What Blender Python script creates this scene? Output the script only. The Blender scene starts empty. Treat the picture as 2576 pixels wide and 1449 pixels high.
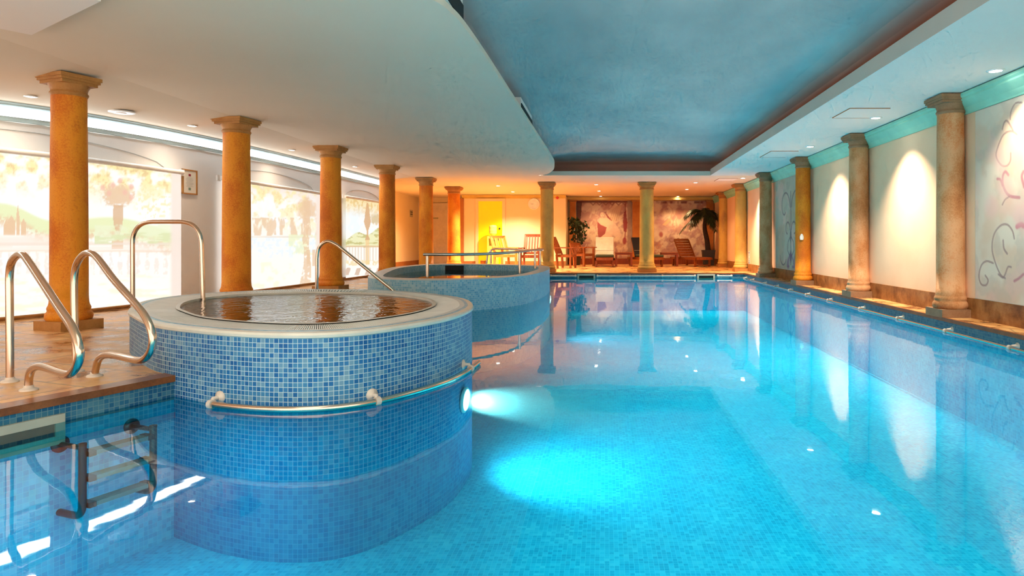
import bpy, math, random
import numpy as np
from mathutils import Vector, Matrix
random.seed(7); np.random.seed(7)
PI = math.pi
scene = bpy.context.scene
COL = scene.collection
# ---------------------------------------------------------------- camera model (level camera, shifted lens)
F = 1690.0; CX = 1521.0; CY = 608.0; ZC = 0.85; W_, H_ = 2576.0, 1449.0
WATER = -0.13; CEIL = 2.5; FLOORZ = -1.02
def G(px, py, z=0.0):
    Y = (ZC - z) * F / (py - CY)
    return Vector(((px - CX) * Y / F, Y, z))
def D(px, py, Y):
    return Vector(((px - CX) * Y / F, Y, ZC - (py - CY) * Y / F))
# ---------------------------------------------------------------- materials
MATS = {}
class NT:
    def __init__(s, name):
        s.m = bpy.data.materials.new(name); s.m.use_nodes = True
        s.t = s.m.node_tree; s.t.nodes.clear()
        s.out = s.t.nodes.new('ShaderNodeOutputMaterial')
    def n(s, typ, **kw):
        nd = s.t.nodes.new(typ)
        for k, v in kw.items():
            if k.startswith('i_'):
                key = k[2:]
                key = int(key) if key.isdigit() else key.replace('_', ' ')
                nd.inputs[key].default_value = v
            else: setattr(nd, k, v)
        return nd
    def l(s, a, b):
        s.t.links.new(a, b)
    def math(s, op, a, b=None):
        nd = s.n('ShaderNodeMath', operation=op)
        for i, x in enumerate((a, b)):
            if x is None: continue
            if isinstance(x, (int, float)): nd.inputs[i].default_value = x
            else: s.l(x, nd.inputs[i])
        return nd.outputs[0]
    def ramp(s, fac, stops, interp='LINEAR'):
        nd = s.n('ShaderNodeValToRGB'); cr = nd.color_ramp; cr.interpolation = interp
        while len(cr.elements) < len(stops): cr.elements.new(0.5)
        for e, (p, c) in zip(cr.elements, stops):
            e.position = p; e.color = (c[0], c[1], c[2], 1)
        s.l(fac, nd.inputs[0]); return nd.outputs[0]
    def mix(s, fac, a, b, blend='MIX'):
        nd = s.n('ShaderNodeMix', data_type='RGBA', blend_type=blend)
        if isinstance(fac, (int, float)): nd.inputs[0].default_value = fac
        else: s.l(fac, nd.inputs[0])
        for i, x in ((6, a), (7, b)):
            if isinstance(x, (tuple, list)): nd.inputs[i].default_value = (x[0], x[1], x[2], 1)
            else: s.l(x, nd.inputs[i])
        return nd.outputs[2]
    def principled(s, col=None, rough=0.5, metal=0.0, spec=0.5, normal=None):
        p = s.n('ShaderNodeBsdfPrincipled')
        if col is not None:
            if isinstance(col, (tuple, list)): p.inputs['Base Color'].default_value = (col[0], col[1], col[2], 1)
            else: s.l(col, p.inputs['Base Color'])
        if isinstance(rough, (int, float)): p.inputs['Roughness'].default_value = rough
        else: s.l(rough, p.inputs['Roughness'])
        p.inputs['Metallic'].default_value = metal
        p.inputs['Specular IOR Level'].default_value = spec
        if normal is not None: s.l(normal, p.inputs['Normal'])
        s.l(p.outputs[0], s.out.inputs[0]); return p
    def noise(s, scale, detail=3.0, rough=0.55, vec=None):
        nd = s.n('ShaderNodeTexNoise'); nd.inputs['Scale'].default_value = scale
        nd.inputs['Detail'].default_value = detail; nd.inputs['Roughness'].default_value = rough
        if vec is not None: s.l(vec, nd.inputs['Vector'])
        return nd.outputs[0]
    def bump(s, h, strength=0.2, dist=0.02):
        b = s.n('ShaderNodeBump'); b.inputs['Strength'].default_value = strength; b.inputs['Distance'].default_value = dist
        s.l(h, b.inputs['Height']); return b.outputs[0]
    def geo(s): return s.n('ShaderNodeNewGeometry').outputs['Position']
def plain(name, col, rough=0.5, metal=0.0, spec=0.5, var=0.08, scale=6.0):
    t = NT(name)
    nz = t.noise(scale, 3, 0.6, t.geo())
    c = t.ramp(nz, [(0.3, [x * (1 - var) for x in col]), (0.7, [min(1, x * (1 + var)) for x in col])])
    t.principled(c, rough, metal, spec); MATS[name] = t.m; return t.m
def emit(name, col, strength):
    t = NT(name); e = t.n('ShaderNodeEmission'); e.inputs[0].default_value = (*col, 1); e.inputs[1].default_value = strength
    t.l(e.outputs[0], t.out.inputs[0]); MATS[name] = t.m; return t.m
def mosaic(name, stops, grout, size=0.0285, gw=0.055, rough=0.35, patch=0.35, spec=0.2):
    t = NT(name)
    uv = t.n('ShaderNodeUVMap').outputs[0]
    sc = t.n('ShaderNodeVectorMath', operation='SCALE'); t.l(uv, sc.inputs[0]); sc.inputs['Scale'].default_value = 1 / size
    fl = t.n('ShaderNodeVectorMath', operation='FLOOR'); t.l(sc.outputs[0], fl.inputs[0])
    fr = t.n('ShaderNodeVectorMath', operation='FRACTION'); t.l(sc.outputs[0], fr.inputs[0])
    wn = t.n('ShaderNodeTexWhiteNoise', noise_dimensions='2D'); t.l(fl.outputs[0], wn.inputs['Vector'])
    nz = t.noise(0.09, 2, 0.5, fl.outputs[0])
    a = t.math('MULTIPLY', wn.outputs[0], 1 - patch)
    b = t.math('MULTIPLY', t.math('SUBTRACT', t.math('MULTIPLY', nz, 2.0), 0.5), patch)
    c = t.ramp(t.math('ADD', a, b), stops)
    sp = t.n('ShaderNodeSeparateXYZ'); t.l(fr.outputs[0], sp.inputs[0])
    ex = t.math('MINIMUM', sp.outputs[0], t.math('SUBTRACT', 1.0, sp.outputs[0]))
    ey = t.math('MINIMUM', sp.outputs[1], t.math('SUBTRACT', 1.0, sp.outputs[1]))
    g = t.math('LESS_THAN', t.math('MINIMUM', ex, ey), gw)
    col = t.mix(g, c, grout)
    rg = t.math('ADD', t.math('MULTIPLY', g, 0.4), rough)
    t.principled(col, rg, 0, spec); MATS[name] = t.m; return t.m
def mottled(name, stops, scale=2.5, rough=0.6, fine=0.25, bump=0.15, zs=1.0):
    t = NT(name)
    oi = t.n('ShaderNodeObjectInfo')
    mp = t.n('ShaderNodeMapping'); mp.inputs['Scale'].default_value = (1, 1, zs)
    t.l(t.geo(), mp.inputs[0])
    n1 = t.noise(scale, 4, 0.6, mp.outputs[0]); n2 = t.noise(60, 3, 0.7, t.geo())
    f = t.math('ADD', t.math('MULTIPLY', n1, 1 - fine), t.math('MULTIPLY', n2, fine))
    c = t.ramp(f, stops)
    t.principled(c, rough, 0, 0.3, t.bump(n2, bump, 0.004)); MATS[name] = t.m; return t.m
def wood(name, c1, c2, rough=0.4):
    t = NT(name)
    mp = t.n('ShaderNodeMapping'); mp.inputs['Scale'].default_value = (9, 9, 1.5); t.l(t.n('ShaderNodeTexCoord').outputs['Object'], mp.inputs[0])
    c = t.ramp(t.noise(3, 4, 0.6, mp.outputs[0]), [(0.3, c1), (0.7, c2)])
    t.principled(c, rough, 0, 0.4); MATS[name] = t.m; return t.m

mosaic('tub_mosaic', [(0.0, (0.008, 0.08, 0.25)), (0.35, (0.022, 0.14, 0.33)), (0.65, (0.06, 0.21, 0.37)), (1.0, (0.24, 0.36, 0.42))], (0.44, 0.55, 0.57), gw=0.06)
mosaic('spa_mosaic', [(0.0, (0.08, 0.28, 0.46)), (0.4, (0.18, 0.42, 0.56)), (1.0, (0.38, 0.58, 0.62))], (0.44, 0.55, 0.57), gw=0.06)
mosaic('pool_mosaic', [(0.0, (0.01, 0.36, 0.60)), (0.35, (0.02, 0.46, 0.70)), (0.7, (0.04, 0.56, 0.78)), (1.0, (0.14, 0.68, 0.84))], (0.12, 0.66, 0.82), gw=0.045, spec=0.0)
mosaic('water_tinted_mosaic', [(0.0, (0.002, 0.20, 0.42)), (0.5, (0.006, 0.28, 0.50)), (1.0, (0.03, 0.38, 0.58))], (0.06, 0.44, 0.64), gw=0.045, spec=0.0)  # tub tile below the waterline, water's light absorption put into its colour
mosaic('band_mosaic', [(0.0, (0.01, 0.07, 0.17)), (0.4, (0.03, 0.14, 0.23)), (1.0, (0.10, 0.23, 0.27))], (0.18, 0.28, 0.28), gw=0.05)

def stone_floor():
    t = NT('stone_floor')
    pos = t.geo()
    mp = t.n('ShaderNodeMapping'); mp.inputs['Rotation'].default_value = (0, 0, 0.38); t.l(pos, mp.inputs[0])
    br = t.n('ShaderNodeTexBrick', offset=0.5); t.l(mp.outputs[0], br.inputs['Vector'])
    br.inputs['Scale'].default_value = 1.0; br.inputs['Brick Width'].default_value = 0.62; br.inputs['Row Height'].default_value = 0.42
    br.inputs['Mortar Size'].default_value = 0.010; br.inputs['Mortar Smooth'].default_value = 0.3
    br.inputs['Color1'].default_value = (0.52, 0.52, 0.52, 1); br.inputs['Color2'].default_value = (0.36, 0.36, 0.36, 1); br.inputs['Mortar'].default_value = (0.12, 0.12, 0.12, 1)
    n1 = t.noise(2.6, 6, 0.65, pos); n2 = t.noise(14, 4, 0.6, pos)
    c = t.ramp(n1, [(0.40, (0.16, 0.04, 0.008)), (0.47, (0.62, 0.27, 0.07)), (0.58, (0.82, 0.46, 0.16)), (0.75, (0.90, 0.62, 0.30))])
    c = t.mix(0.85, c, br.outputs['Color'], 'MULTIPLY')
    c = t.mix(1.0, c, (2.0, 1.85, 1.6), 'MULTIPLY')
    c = t.mix(0.25, c, t.ramp(n2, [(0.3, (0.25, 0.10, 0.04)), (0.7, (0.9, 0.6, 0.32))]), 'MIX')
    rg = t.ramp(n1, [(0.35, (0.16,) * 3), (0.6, (0.5,) * 3)])
    h = t.math('ADD', t.math('MULTIPLY', br.outputs['Fac'], -0.6), n2)
    t.principled(c, rg, 0, 0.5, t.bump(h, 0.25, 0.006)); MATS['stone_floor'] = t.m
stone_floor()
mottled('nosing', [(0.3, (0.12, 0.025, 0.006)), (0.7, (0.36, 0.12, 0.035))], 4, 0.3)
mottled('ochre', [(0.30, (0.44, 0.085, 0.004)), (0.45, (0.66, 0.17, 0.008)), (0.56, (0.82, 0.30, 0.018)), (0.70, (0.56, 0.12, 0.006))], 1.9, 0.65, 0.3, 0.2, 0.6)
mottled('sandstone', [(0.32, (0.32, 0.10, 0.03)), (0.44, (0.52, 0.22, 0.08)), (0.54, (0.64, 0.34, 0.17)), (0.68, (0.54, 0.15, 0.025))], 2.2, 0.65, 0.25, 0.2, 0.7)
mottled('olive_ochre', [(0.32, (0.42, 0.22, 0.06)), (0.46, (0.58, 0.34, 0.08)), (0.56, (0.66, 0.42, 0.10)), (0.70, (0.36, 0.21, 0.09))], 1.8, 0.65, 0.25, 0.2, 0.6)
mottled('terracotta', [(0.35, (0.46, 0.14, 0.03)), (0.65, (0.64, 0.26, 0.06))], 3, 0.7, 0.25)
mottled('cap_stone', [(0.35, (0.38, 0.15, 0.035)), (0.65, (0.56, 0.26, 0.075))], 5, 0.6, 0.3)
mottled('cap_sand', [(0.35, (0.24, 0.12, 0.06)), (0.65, (0.40, 0.22, 0.12))], 5, 0.6, 0.3)
mottled('wall_paint', [(0.3, (0.82, 0.53, 0.33)), (0.7, (0.88, 0.62, 0.41))], 1.2, 0.8, 0.2, 0.25)
mottled('wall_white', [(0.3, (0.80, 0.78, 0.76)), (0.7, (0.86, 0.84, 0.82))], 1.2, 0.8, 0.2, 0.25)
mottled('wall_warm', [(0.3, (0.86, 0.68, 0.42)), (0.7, (0.90, 0.75, 0.50))], 1.2, 0.8, 0.2, 0.2)
mottled('ceiling_paint', [(0.3, (0.80, 0.68, 0.54)), (0.7, (0.83, 0.71, 0.57))], 0.8, 0.85, 0.2, 0.1)
mottled('ceiling_cool', [(0.3, (0.90, 0.80, 0.73)), (0.7, (0.93, 0.83, 0.76))], 0.8, 0.85, 0.2, 0.1)
mottled('lip_paint', [(0.3, (0.60, 0.52, 0.44)), (0.7, (0.64, 0.56, 0.48))], 0.8, 0.8, 0.2, 0.1)
mottled('brown_stone', [(0.35, (0.16, 0.055, 0.015)), (0.5, (0.30, 0.12, 0.035)), (0.65, (0.42, 0.20, 0.07))], 6, 0.4, 0.2)
mottled('rim_tile', [(0.3, (0.60, 0.58, 0.53)), (0.7, (0.68, 0.66, 0.61))], 5, 0.4, 0.4)
plain('shell_grey', (0.20, 0.22, 0.20), 0.4)
plain('rim_edge', (0.66, 0.60, 0.50), 0.35)
plain('grate_white', (0.78, 0.74, 0.66), 0.4)
plain('dark_void', (0.015, 0.012, 0.012), 0.8)
plain('mint', (0.30, 0.66, 0.50), 0.6, var=0.1, scale=3)
plain('pale_blue', (0.55, 0.74, 0.80), 0.6)
plain('mustard_trim', (0.62, 0.42, 0.10), 0.6)
plain('steel', (0.74, 0.55, 0.42), 0.18, 1.0, var=0.03)
plain('steel_dull', (0.50, 0.50, 0.48), 0.28, 1.0, var=0.03)
plain('cream_plastic', (0.66, 0.55, 0.45), 0.35)
plain('beige_plastic', (0.46, 0.41, 0.30), 0.4)
plain('white_plastic', (0.85, 0.84, 0.82), 0.35)
plain('yellow_paint', (0.92, 1.0, 0.0), 0.35, var=0.01)
plain('door_white', (0.86, 0.72, 0.58), 0.5)
plain('frame_wood', (0.45, 0.21, 0.06), 0.45)
plain('brown_trim', (0.42, 0.15, 0.035), 0.6)
plain('paper', (0.82, 0.80, 0.72), 0.7, var=0.02)
plain('ink', (0.05, 0.04, 0.05), 0.6)
plain('ink_grey', (0.5, 0.5, 0.48), 0.6)
plain('ink_blue', (0.05, 0.05, 0.35), 0.6)
plain('ink_red', (0.6, 0.05, 0.04), 0.5)
plain('print_red', (0.30, 0.03, 0.06), 0.6)
plain('print_green', (0.2, 0.3, 0.22), 0.6)
plain('towel_white', (0.86, 0.88, 0.86), 0.9)
plain('cushion_green', (0.06, 0.075, 0.05), 0.9)
plain('cushion_dark', (0.02, 0.022, 0.035), 0.9)
plain('leaf_dark', (0.018, 0.04, 0.012), 0.4)
plain('leaf_palm', (0.022, 0.045, 0.013), 0.45, var=0.3)
plain('bark', (0.05, 0.03, 0.02), 0.9, var=0.3, scale=20)
plain('planter', (0.05, 0.045, 0.045), 0.6)
plain('ladder_steel', (0.05, 0.07, 0.08), 0.3, 0.6)
plain('black_plastic', (0.01, 0.01, 0.015), 0.4)
plain('tread_plastic', (0.24, 0.19, 0.18), 0.5)
plain('cooler_body', (0.80, 0.66, 0.10), 0.4)
plain('cooler_bottle', (0.70, 0.66, 0.16), 0.1)
wood('teak', (0.22, 0.045, 0.010), (0.38, 0.10, 0.022))
wood('pale_wood', (0.46, 0.18, 0.03), (0.60, 0.29, 0.07))
wood('red_wood', (0.20, 0.035, 0.012), (0.34, 0.07, 0.02))
emit('lamp_glass', (1.0, 0.86, 0.66), 30)
emit('lamp_glass_cool', (1.0, 0.95, 0.88), 30)
emit('pool_lamp', (1.0, 0.97, 0.92), 14)
emit('cove_led', (0.84, 0.95, 1.0), 6.0)
emit('exit_glow', (1.0, 0.45, 0.32), 0.9)

def sky_ceiling():
    t = NT('sky_ceiling')
    pos = t.geo()
    mp = t.n('ShaderNodeMapping'); mp.inputs['Scale'].default_value = (0.55, 0.25, 1); t.l(pos, mp.inputs[0])
    n1 = t.noise(1.3, 4, 0.55, mp.outputs[0])
    blue = t.ramp(n1, [(0.30, (0.50, 0.47, 0.45)), (0.5, (0.62, 0.57, 0.54)), (0.7, (0.78, 0.69, 0.64))])
    sp = t.n('ShaderNodeSeparateXYZ'); t.l(pos, sp.inputs[0])
    f = t.n('ShaderNodeMapRange'); f.inputs[1].default_value = 2.88; f.inputs[2].default_value = 3.0
    t.l(t.math('ADD', sp.outputs[2], t.math('MULTIPLY', t.math('SUBTRACT', n1, 0.5), 0.05)), f.inputs[0])
    c = t.mix(f.outputs[0], (0.60, 0.25, 0.18), blue)
    t.principled(c, 0.9, 0, 0.1); MATS['sky_ceiling'] = t.m
sky_ceiling()

def water(name, tint, bump_scale, bump_str, dist, ior=1.33):
    t = NT(name)
    pos = t.geo()
    h = t.noise(bump_scale, 3, 0.55, pos)
    nb = t.bump(h, bump_str, dist)
    fr = t.n('ShaderNodeFresnel'); fr.inputs[0].default_value = ior; t.l(nb, fr.inputs['Normal'])
    gl = t.n('ShaderNodeBsdfGlossy'); gl.inputs['Roughness'].default_value = 0.02; t.l(nb, gl.inputs['Normal'])
    tr = t.n('ShaderNodeBsdfTransparent'); tr.inputs[0].default_value = (*tint, 1)
    mx = t.n('ShaderNodeMixShader'); t.l(fr.outputs[0], mx.inputs[0]); t.l(tr.outputs[0], mx.inputs[1]); t.l(gl.outputs[0], mx.inputs[2])
    t.l(mx.outputs[0], t.out.inputs[0]); MATS[name] = t.m
water('pool_water', (0.15, 0.80, 0.90), 2.0, 0.05, 0.02)
water('tub_water', (0.34, 0.40, 0.38), 7.0, 0.6, 0.022)
water('spa_water', (0.62, 0.78, 0.74), 3.0, 0.08, 0.02)

def attr_mat(name, emission=0.0, rough=0.85):
    t = NT(name)
    a = t.n('ShaderNodeAttribute', attribute_name='paint')
    p = t.principled(a.outputs['Color'], rough, 0, 0.15)
    if emission:
        t.l(a.outputs['Color'], p.inputs['Emission Color']); p.inputs['Emission Strength'].default_value = emission
        p.inputs['Base Color'].default_value = (0.1, 0.1, 0.1, 1)
        for lk in list(t.t.links):
            if lk.to_socket == p.inputs['Base Color']: t.t.links.remove(lk)
    MATS[name] = t.m
attr_mat('painted_plaster'); attr_mat('backlit_print', 0.52)

# ---------------------------------------------------------------- mesh builder
class MB:
    def __init__(s): s.v = []; s.f = []; s.sm = []; s.uv = []; s.has_uv = False
    def add(s, vs, fs, smooth=False, uvs=None):
        b = len(s.v); s.v += [Vector(v) for v in vs]
        for i, f in enumerate(fs):
            s.f.append(tuple(x + b for x in f)); s.sm.append(smooth)
            if uvs is not None: s.uv.append(uvs[i]); s.has_uv = True
            else: s.uv.append([(0, 0)] * len(f))
        return s
    def box(s, c, d, M=None):
        c = Vector(c); x, y, z = d[0] / 2, d[1] / 2, d[2] / 2
        vs = [Vector((a, b, e)) for a in (-x, x) for b in (-y, y) for e in (-z, z)]
        if M is not None: vs = [M @ v for v in vs]
        vs = [v + c for v in vs]
        return s.add(vs, [(0, 1, 3, 2), (4, 6, 7, 5), (0, 4, 5, 1), (2, 3, 7, 6), (0, 2, 6, 4), (1, 5, 7, 3)])
    def bar(s, p, q, w, h, up=(0, 0, 1)):
        p = Vector(p); q = Vector(q); d = (q - p); L = d.length; d.normalize()
        u = Vector(up); sx = d.cross(u)
        if sx.length < 1e-4: sx = d.cross(Vector((1, 0, 0)))
        sx.normalize(); u = sx.cross(d)
        M = Matrix((sx, d, u)).transposed()
        return s.box((p + q) / 2, (w, L, h), M)
    def tube(s, pts, r, n=10, closed=False, caps=True):
        pts = [Vector(p) for p in pts]; N = len(pts)
        rs = r if isinstance(r, (list, tuple)) else [r] * N
        vs = []; prev = None
        for i, p in enumerate(pts):
            if closed: t = pts[(i + 1) % N] - pts[i - 1]
            else: t = pts[min(i + 1, N - 1)] - pts[max(i - 1, 0)]
            t.normalize()
            if prev is None:
                a = t.cross(Vector((0, 0, 1)))
                if a.length < 1e-3: a = t.cross(Vector((1, 0, 0)))
            else: a = prev - t * prev.dot(t)
            a.normalize(); prev = a; b = t.cross(a)
            for k in range(n):
                th = 2 * PI * k / n; vs.append(p + (a * math.cos(th) + b * math.sin(th)) * rs[i])
        fs = []
        for i in range(N if closed else N - 1):
            j = (i + 1) % N
            for k in range(n):
                k2 = (k + 1) % n; fs.append((i * n + k, i * n + k2, j * n + k2, j * n + k))
        s.add(vs, fs, True)
        if not closed and caps:
            s.add(vs[:n], [tuple(range(n - 1, -1, -1))]); s.add(vs[-n:], [tuple(range(n))])
        return s
    def cyl(s, p, q, r, n=16, r2=None): return s.tube([p, q], [r, r if r2 is None else r2], n)
    def lathe(s, prof, c=(0, 0, 0), n=32, smooth=True, M=None):
        c = Vector(c); vs = []
        for (r, z) in prof:
            for k in range(n):
                a = 2 * PI * k / n; v = Vector((r * math.cos(a), r * math.sin(a), z))
                vs.append((M @ v if M is not None else v) + c)
        fs = [(i * n + k, i * n + (k + 1) % n, (i + 1) * n + (k + 1) % n, (i + 1) * n + k) for i in range(len(prof) - 1) for k in range(n)]
        s.add(vs, fs, smooth)
        if prof[0][0] > 1e-6: s.add(vs[:n], [tuple(range(n - 1, -1, -1))])
        if prof[-1][0] > 1e-6: s.add(vs[-n:], [tuple(range(n))])
        return s
    def prism(s, pts, z0, z1):
        n = len(pts); vs = [(p[0], p[1], z0) for p in pts] + [(p[0], p[1], z1) for p in pts]
        fs = [tuple(range(n - 1, -1, -1)), tuple(range(n, 2 * n))] + [(i, (i + 1) % n, n + (i + 1) % n, n + i) for i in range(n)]
        return s.add(vs, fs)
    def strip(s, A, B, smooth=False, closed=False, uvz=False):
        """faces between two polylines of equal length; uv = arc length / z or xy"""
        n = len(A); vs = [Vector(a) for a in A] + [Vector(b) for b in B]; fs = []; uvs = []
        L = [0.0]
        for i in range(1, n + 1): L.append(L[-1] + (vs[i % n] - vs[i - 1]).length if (i < n or closed) else L[-1])
        for i in range(n if closed else n - 1):
            j = (i + 1) % n; fs.append((i, j, n + j, n + i))
            w = [(vs[n + k] - vs[k]).length for k in (i, j)]
            if uvz: uvs.append([(L[i], vs[i].z), (L[i + 1], vs[j].z), (L[i + 1], vs[n + j].z), (L[i], vs[n + i].z)])
            else: uvs.append([(L[i], 0), (L[i + 1], 0), (L[i + 1], w[1]), (L[i], w[0])])
        return s.add(vs, fs, smooth, uvs)
    def build(s, name, mat, parent=None, flip=False, kind=None):
        off = parent_world(parent) if parent is not None else Vector((0, 0, 0))
        me = bpy.data.meshes.new(name)
        me.from_pydata([tuple(v - off) for v in s.v], [], s.f)
        me.polygons.foreach_set('use_smooth', s.sm)
        if s.has_uv:
            ul = me.uv_layers.new(name='UVMap'); flat = [c for f in s.uv for uv in f for c in uv]
            ul.data.foreach_set('uv', flat)
        if flip == 'up':
            me.update()
            if me.polygons[0].normal.z < 0: me.flip_normals()
        me.update()
        if isinstance(mat, str): mat = MATS[mat]
        me.materials.append(mat)
        o = bpy.data.objects.new(name, me); COL.objects.link(o)
        if parent is not None: o.parent = parent
        if kind: o['kind'] = kind
        return o
def parent_world(p):
    v = Vector((0, 0, 0))
    while p is not None: v = v + p.location; p = p.parent
    return v
def tag(o, label, cat, group=None, kind='thing'):
    o['label'] = label; o['category'] = cat; o['kind'] = kind
    if group: o['group'] = group
    return o
def thing(name, label, cat, loc=(0, 0, 0), group=None):
    o = bpy.data.objects.new(name, None); o.empty_display_size = 0.1; COL.objects.link(o); o.location = loc
    return tag(o, label, cat, group)
def struct(name, mb, mat, parent=None):
    o = mb.build(name, mat, parent)
    if parent is None: o['kind'] = 'structure'
    return o
def smooth_path(pts, n=8, closed=False):
    pts = [Vector(p) for p in pts]; N = len(pts); out = []
    for i in range(N if closed else N - 1):
        if closed: p0, p1, p2, p3 = pts[i - 1], pts[i], pts[(i + 1) % N], pts[(i + 2) % N]
        else: p0, p1, p2, p3 = pts[max(i - 1, 0)], pts[i], pts[i + 1], pts[min(i + 2, N - 1)]
        for k in range(n):
            t = k / n
            out.append(0.5 * ((2 * p1) + (p2 - p0) * t + (2 * p0 - 5 * p1 + 4 * p2 - p3) * t * t + (3 * p1 - p0 - 3 * p2 + p3) * t ** 3))
    if not closed: out.append(pts[-1])
    return out
def fillet(pts, r, n=8):
    pts = [Vector(p) for p in pts]; out = [pts[0]]
    for i in range(1, len(pts) - 1):
        rr = r[i - 1] if isinstance(r, (list, tuple)) else r
        a = (pts[i - 1] - pts[i]); b = (pts[i + 1] - pts[i])
        d = min(rr, a.length * 0.49, b.length * 0.49); p = pts[i] + a.normalized() * d; q = pts[i] + b.normalized() * d
        for k in range(n + 1):
            t = k / n; out.append(p * (1 - t) ** 2 + pts[i] * 2 * t * (1 - t) + q * t * t)
    out.append(pts[-1]); return out
# numpy value noise
_T = np.random.rand(256, 256)
def vnoise(x, y, s=0):
    x = np.asarray(x) + s * 17.3; y = np.asarray(y) + s * 9.7
    xi = np.floor(x).astype(int); yi = np.floor(y).astype(int); fx = x - xi; fy = y - yi
    fx = fx * fx * (3 - 2 * fx); fy = fy * fy * (3 - 2 * fy)
    g = lambda a, b: _T[a % 256, b % 256]
    return (g(xi, yi) * (1 - fx) + g(xi + 1, yi) * fx) * (1 - fy) + (g(xi, yi + 1) * (1 - fx) + g(xi + 1, yi + 1) * fx) * fy
def fbm(x, y, s=0, o=4):
    r = 0; a = 0.5
    for k in range(o): r = r + a * vnoise(x * 2 ** k, y * 2 ** k, s + k * 3); a *= 0.5
    return r / (1 - 0.5 ** o)
def sstep(a, b, x):
    t = np.clip((x - a) / (b - a), 0, 1); return t * t * (3 - 2 * t)
def blend(c, mask, col):
    m = np.clip(mask, 0, 1)[..., None]; return c * (1 - m) + np.array(col) * m
def stroke(c, U, V, pts, w, col, alpha=0.8):
    pts = np.array(pts, float); d = np.full(U.shape, 9.0)
    for (x0, y0), (x1, y1) in zip(pts[:-1], pts[1:]):
        dx, dy = x1 - x0, y1 - y0; L = dx * dx + dy * dy + 1e-12
        t = np.clip(((U - x0) * dx + (V - y0) * dy) / L, 0, 1)
        d = np.minimum(d, np.hypot(U - x0 - t * dx, V - y0 - t * dy))
    return blend(c, alpha * (1 - sstep(w * 0.5, w * 1.3, d)), col)
def blob(c, U, V, x, y, rx, ry, col, alpha=0.8, soft=0.4, rot=0.0):
    ca, sa = math.cos(rot), math.sin(rot); a = (U - x) * ca + (V - y) * sa; b = -(U - x) * sa + (V - y) * ca
    d = np.hypot(a / rx, b / ry); return blend(c, alpha * (1 - sstep(1 - soft, 1 + soft, d)), col)
def poly(c, U, V, pts, col, alpha=1.0):
    ins = np.zeros(U.shape, bool); n = len(pts)
    for i in range(n):
        x0, y0 = pts[i]; x1, y1 = pts[(i + 1) % n]
        ins ^= ((y0 > V) != (y1 > V)) & (U < (x1 - x0) * (V - y0) / (y1 - y0 + 1e-12) + x0)
    return blend(c, ins * alpha, col)
def painted_grid(name, P, colors, mat, parent=None):
    """P: (nv,nu,3) positions, colors (nv,nu,3)"""
    nv, nu = P.shape[:2]; off = parent_world(parent) if parent else Vector((0, 0, 0))
    vs = (P.reshape(-1, 3) - np.array(off)).tolist()
    idx = np.arange(nv * nu).reshape(nv, nu)
    fs = np.stack([idx[:-1, :-1], idx[:-1, 1:], idx[1:, 1:], idx[1:, :-1]], -1).reshape(-1, 4).tolist()
    me = bpy.data.meshes.new(name); me.from_pydata(vs, [], fs)
    a = me.color_attributes.new('paint', 'FLOAT_COLOR', 'POINT')
    c4 = np.ones((nv * nu, 4), np.float32); c4[:, :3] = colors.reshape(-1, 3)
    a.data.foreach_set('color', c4.ravel())
    me.materials.append(MATS[mat]); me.update()
    o = bpy.data.objects.new(name, me); COL.objects.link(o)
    if parent: o.parent = parent
    return o
def spiral(x, y, r0, r1, a0, a1, n=40, sx=1.0):
    return [(x + sx * (r0 + (r1 - r0) * k / n) * math.cos(a0 + (a1 - a0) * k / n), y + (r0 + (r1 - r0) * k / n) * math.sin(a0 + (a1 - a0) * k / n)) for k in range(n + 1)]

# ---------------------------------------------------------------- plan of the room
XR = 4.10; PXR = 3.78; PFAR = 18.2
def ceilz(x): return CEIL - .12 * max(0.0, -4.9 - x)
def on_ceiling(px, py):
    z = CEIL
    for _ in range(12): p = G(px, py, z); z = ceilz(p.x)
    return G(px, py, z)
def wl(px, off=0.0):
    th = (px - CX) / F; r = 5.6 / math.sin(-th); p = Vector((r * th, r, 0))
    th2 = th + 1e-3; r2 = 5.6 / math.sin(-th2); q = Vector((r2 * th2, r2, 0)); d = (q - p).normalized()
    return p + Vector((d.y, -d.x, 0)) * off
WLPX = [-560, -400, -200, 0, 100, 200, 300, 400, 500, 600, 700, 800, 860, 920, 965]
WL = [Vector((-7.9, 0.5, 0)), Vector((-7.55, 3.5, 0))] + [wl(p) for p in WLPX]
ALC = -7.0; YB = 23.8; YR = 25.3; XREC = -1.38
PE = [Vector((-3.95, 0.5, 0)), Vector((-3.40, 2.5, 0)), Vector((-3.06, 3.40, 0)), Vector((-2.70, 4.33, 0)), Vector((-2.45, 5.2, 0)), Vector((-2.3, 8, 0)), Vector((-2.0, 12, 0)), Vector((-1.7, 15.5, 0)), Vector((-1.5, PFAR, 0))]
def pe_at(px):
    """pool left edge point seen in pixel column px (near segment)"""
    k = (px - CX) / F; A, B = PE[2], PE[3]; d = B - A
    t = (k * A.y - A.x) / (d.x - k * d.y); return A + d * t
# floor
b = MB()
wlx = lambda y: np.interp(y, [p.y for p in WL], [p.x for p in WL])
def floor_quad(a, c):
    b.add([a, c, Vector((-8.3, c.y, 0)), Vector((-8.3, a.y, 0))], [(0, 1, 2, 3)])
for a, c in zip(PE[:-1], PE[1:]): floor_quad(a, c)
b.add([(-8.3, PFAR, 0), (XR + .1, PFAR, 0), (XR + .1, 26, 0), (-8.3, 26, 0)], [(0, 1, 2, 3)])
b.add([(PXR, 0.5, 0), (XR + .1, 0.5, 0), (XR + .1, PFAR, 0), (PXR, PFAR, 0)], [(0, 1, 2, 3)])
struct('floor', b, 'stone_floor')
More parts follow.
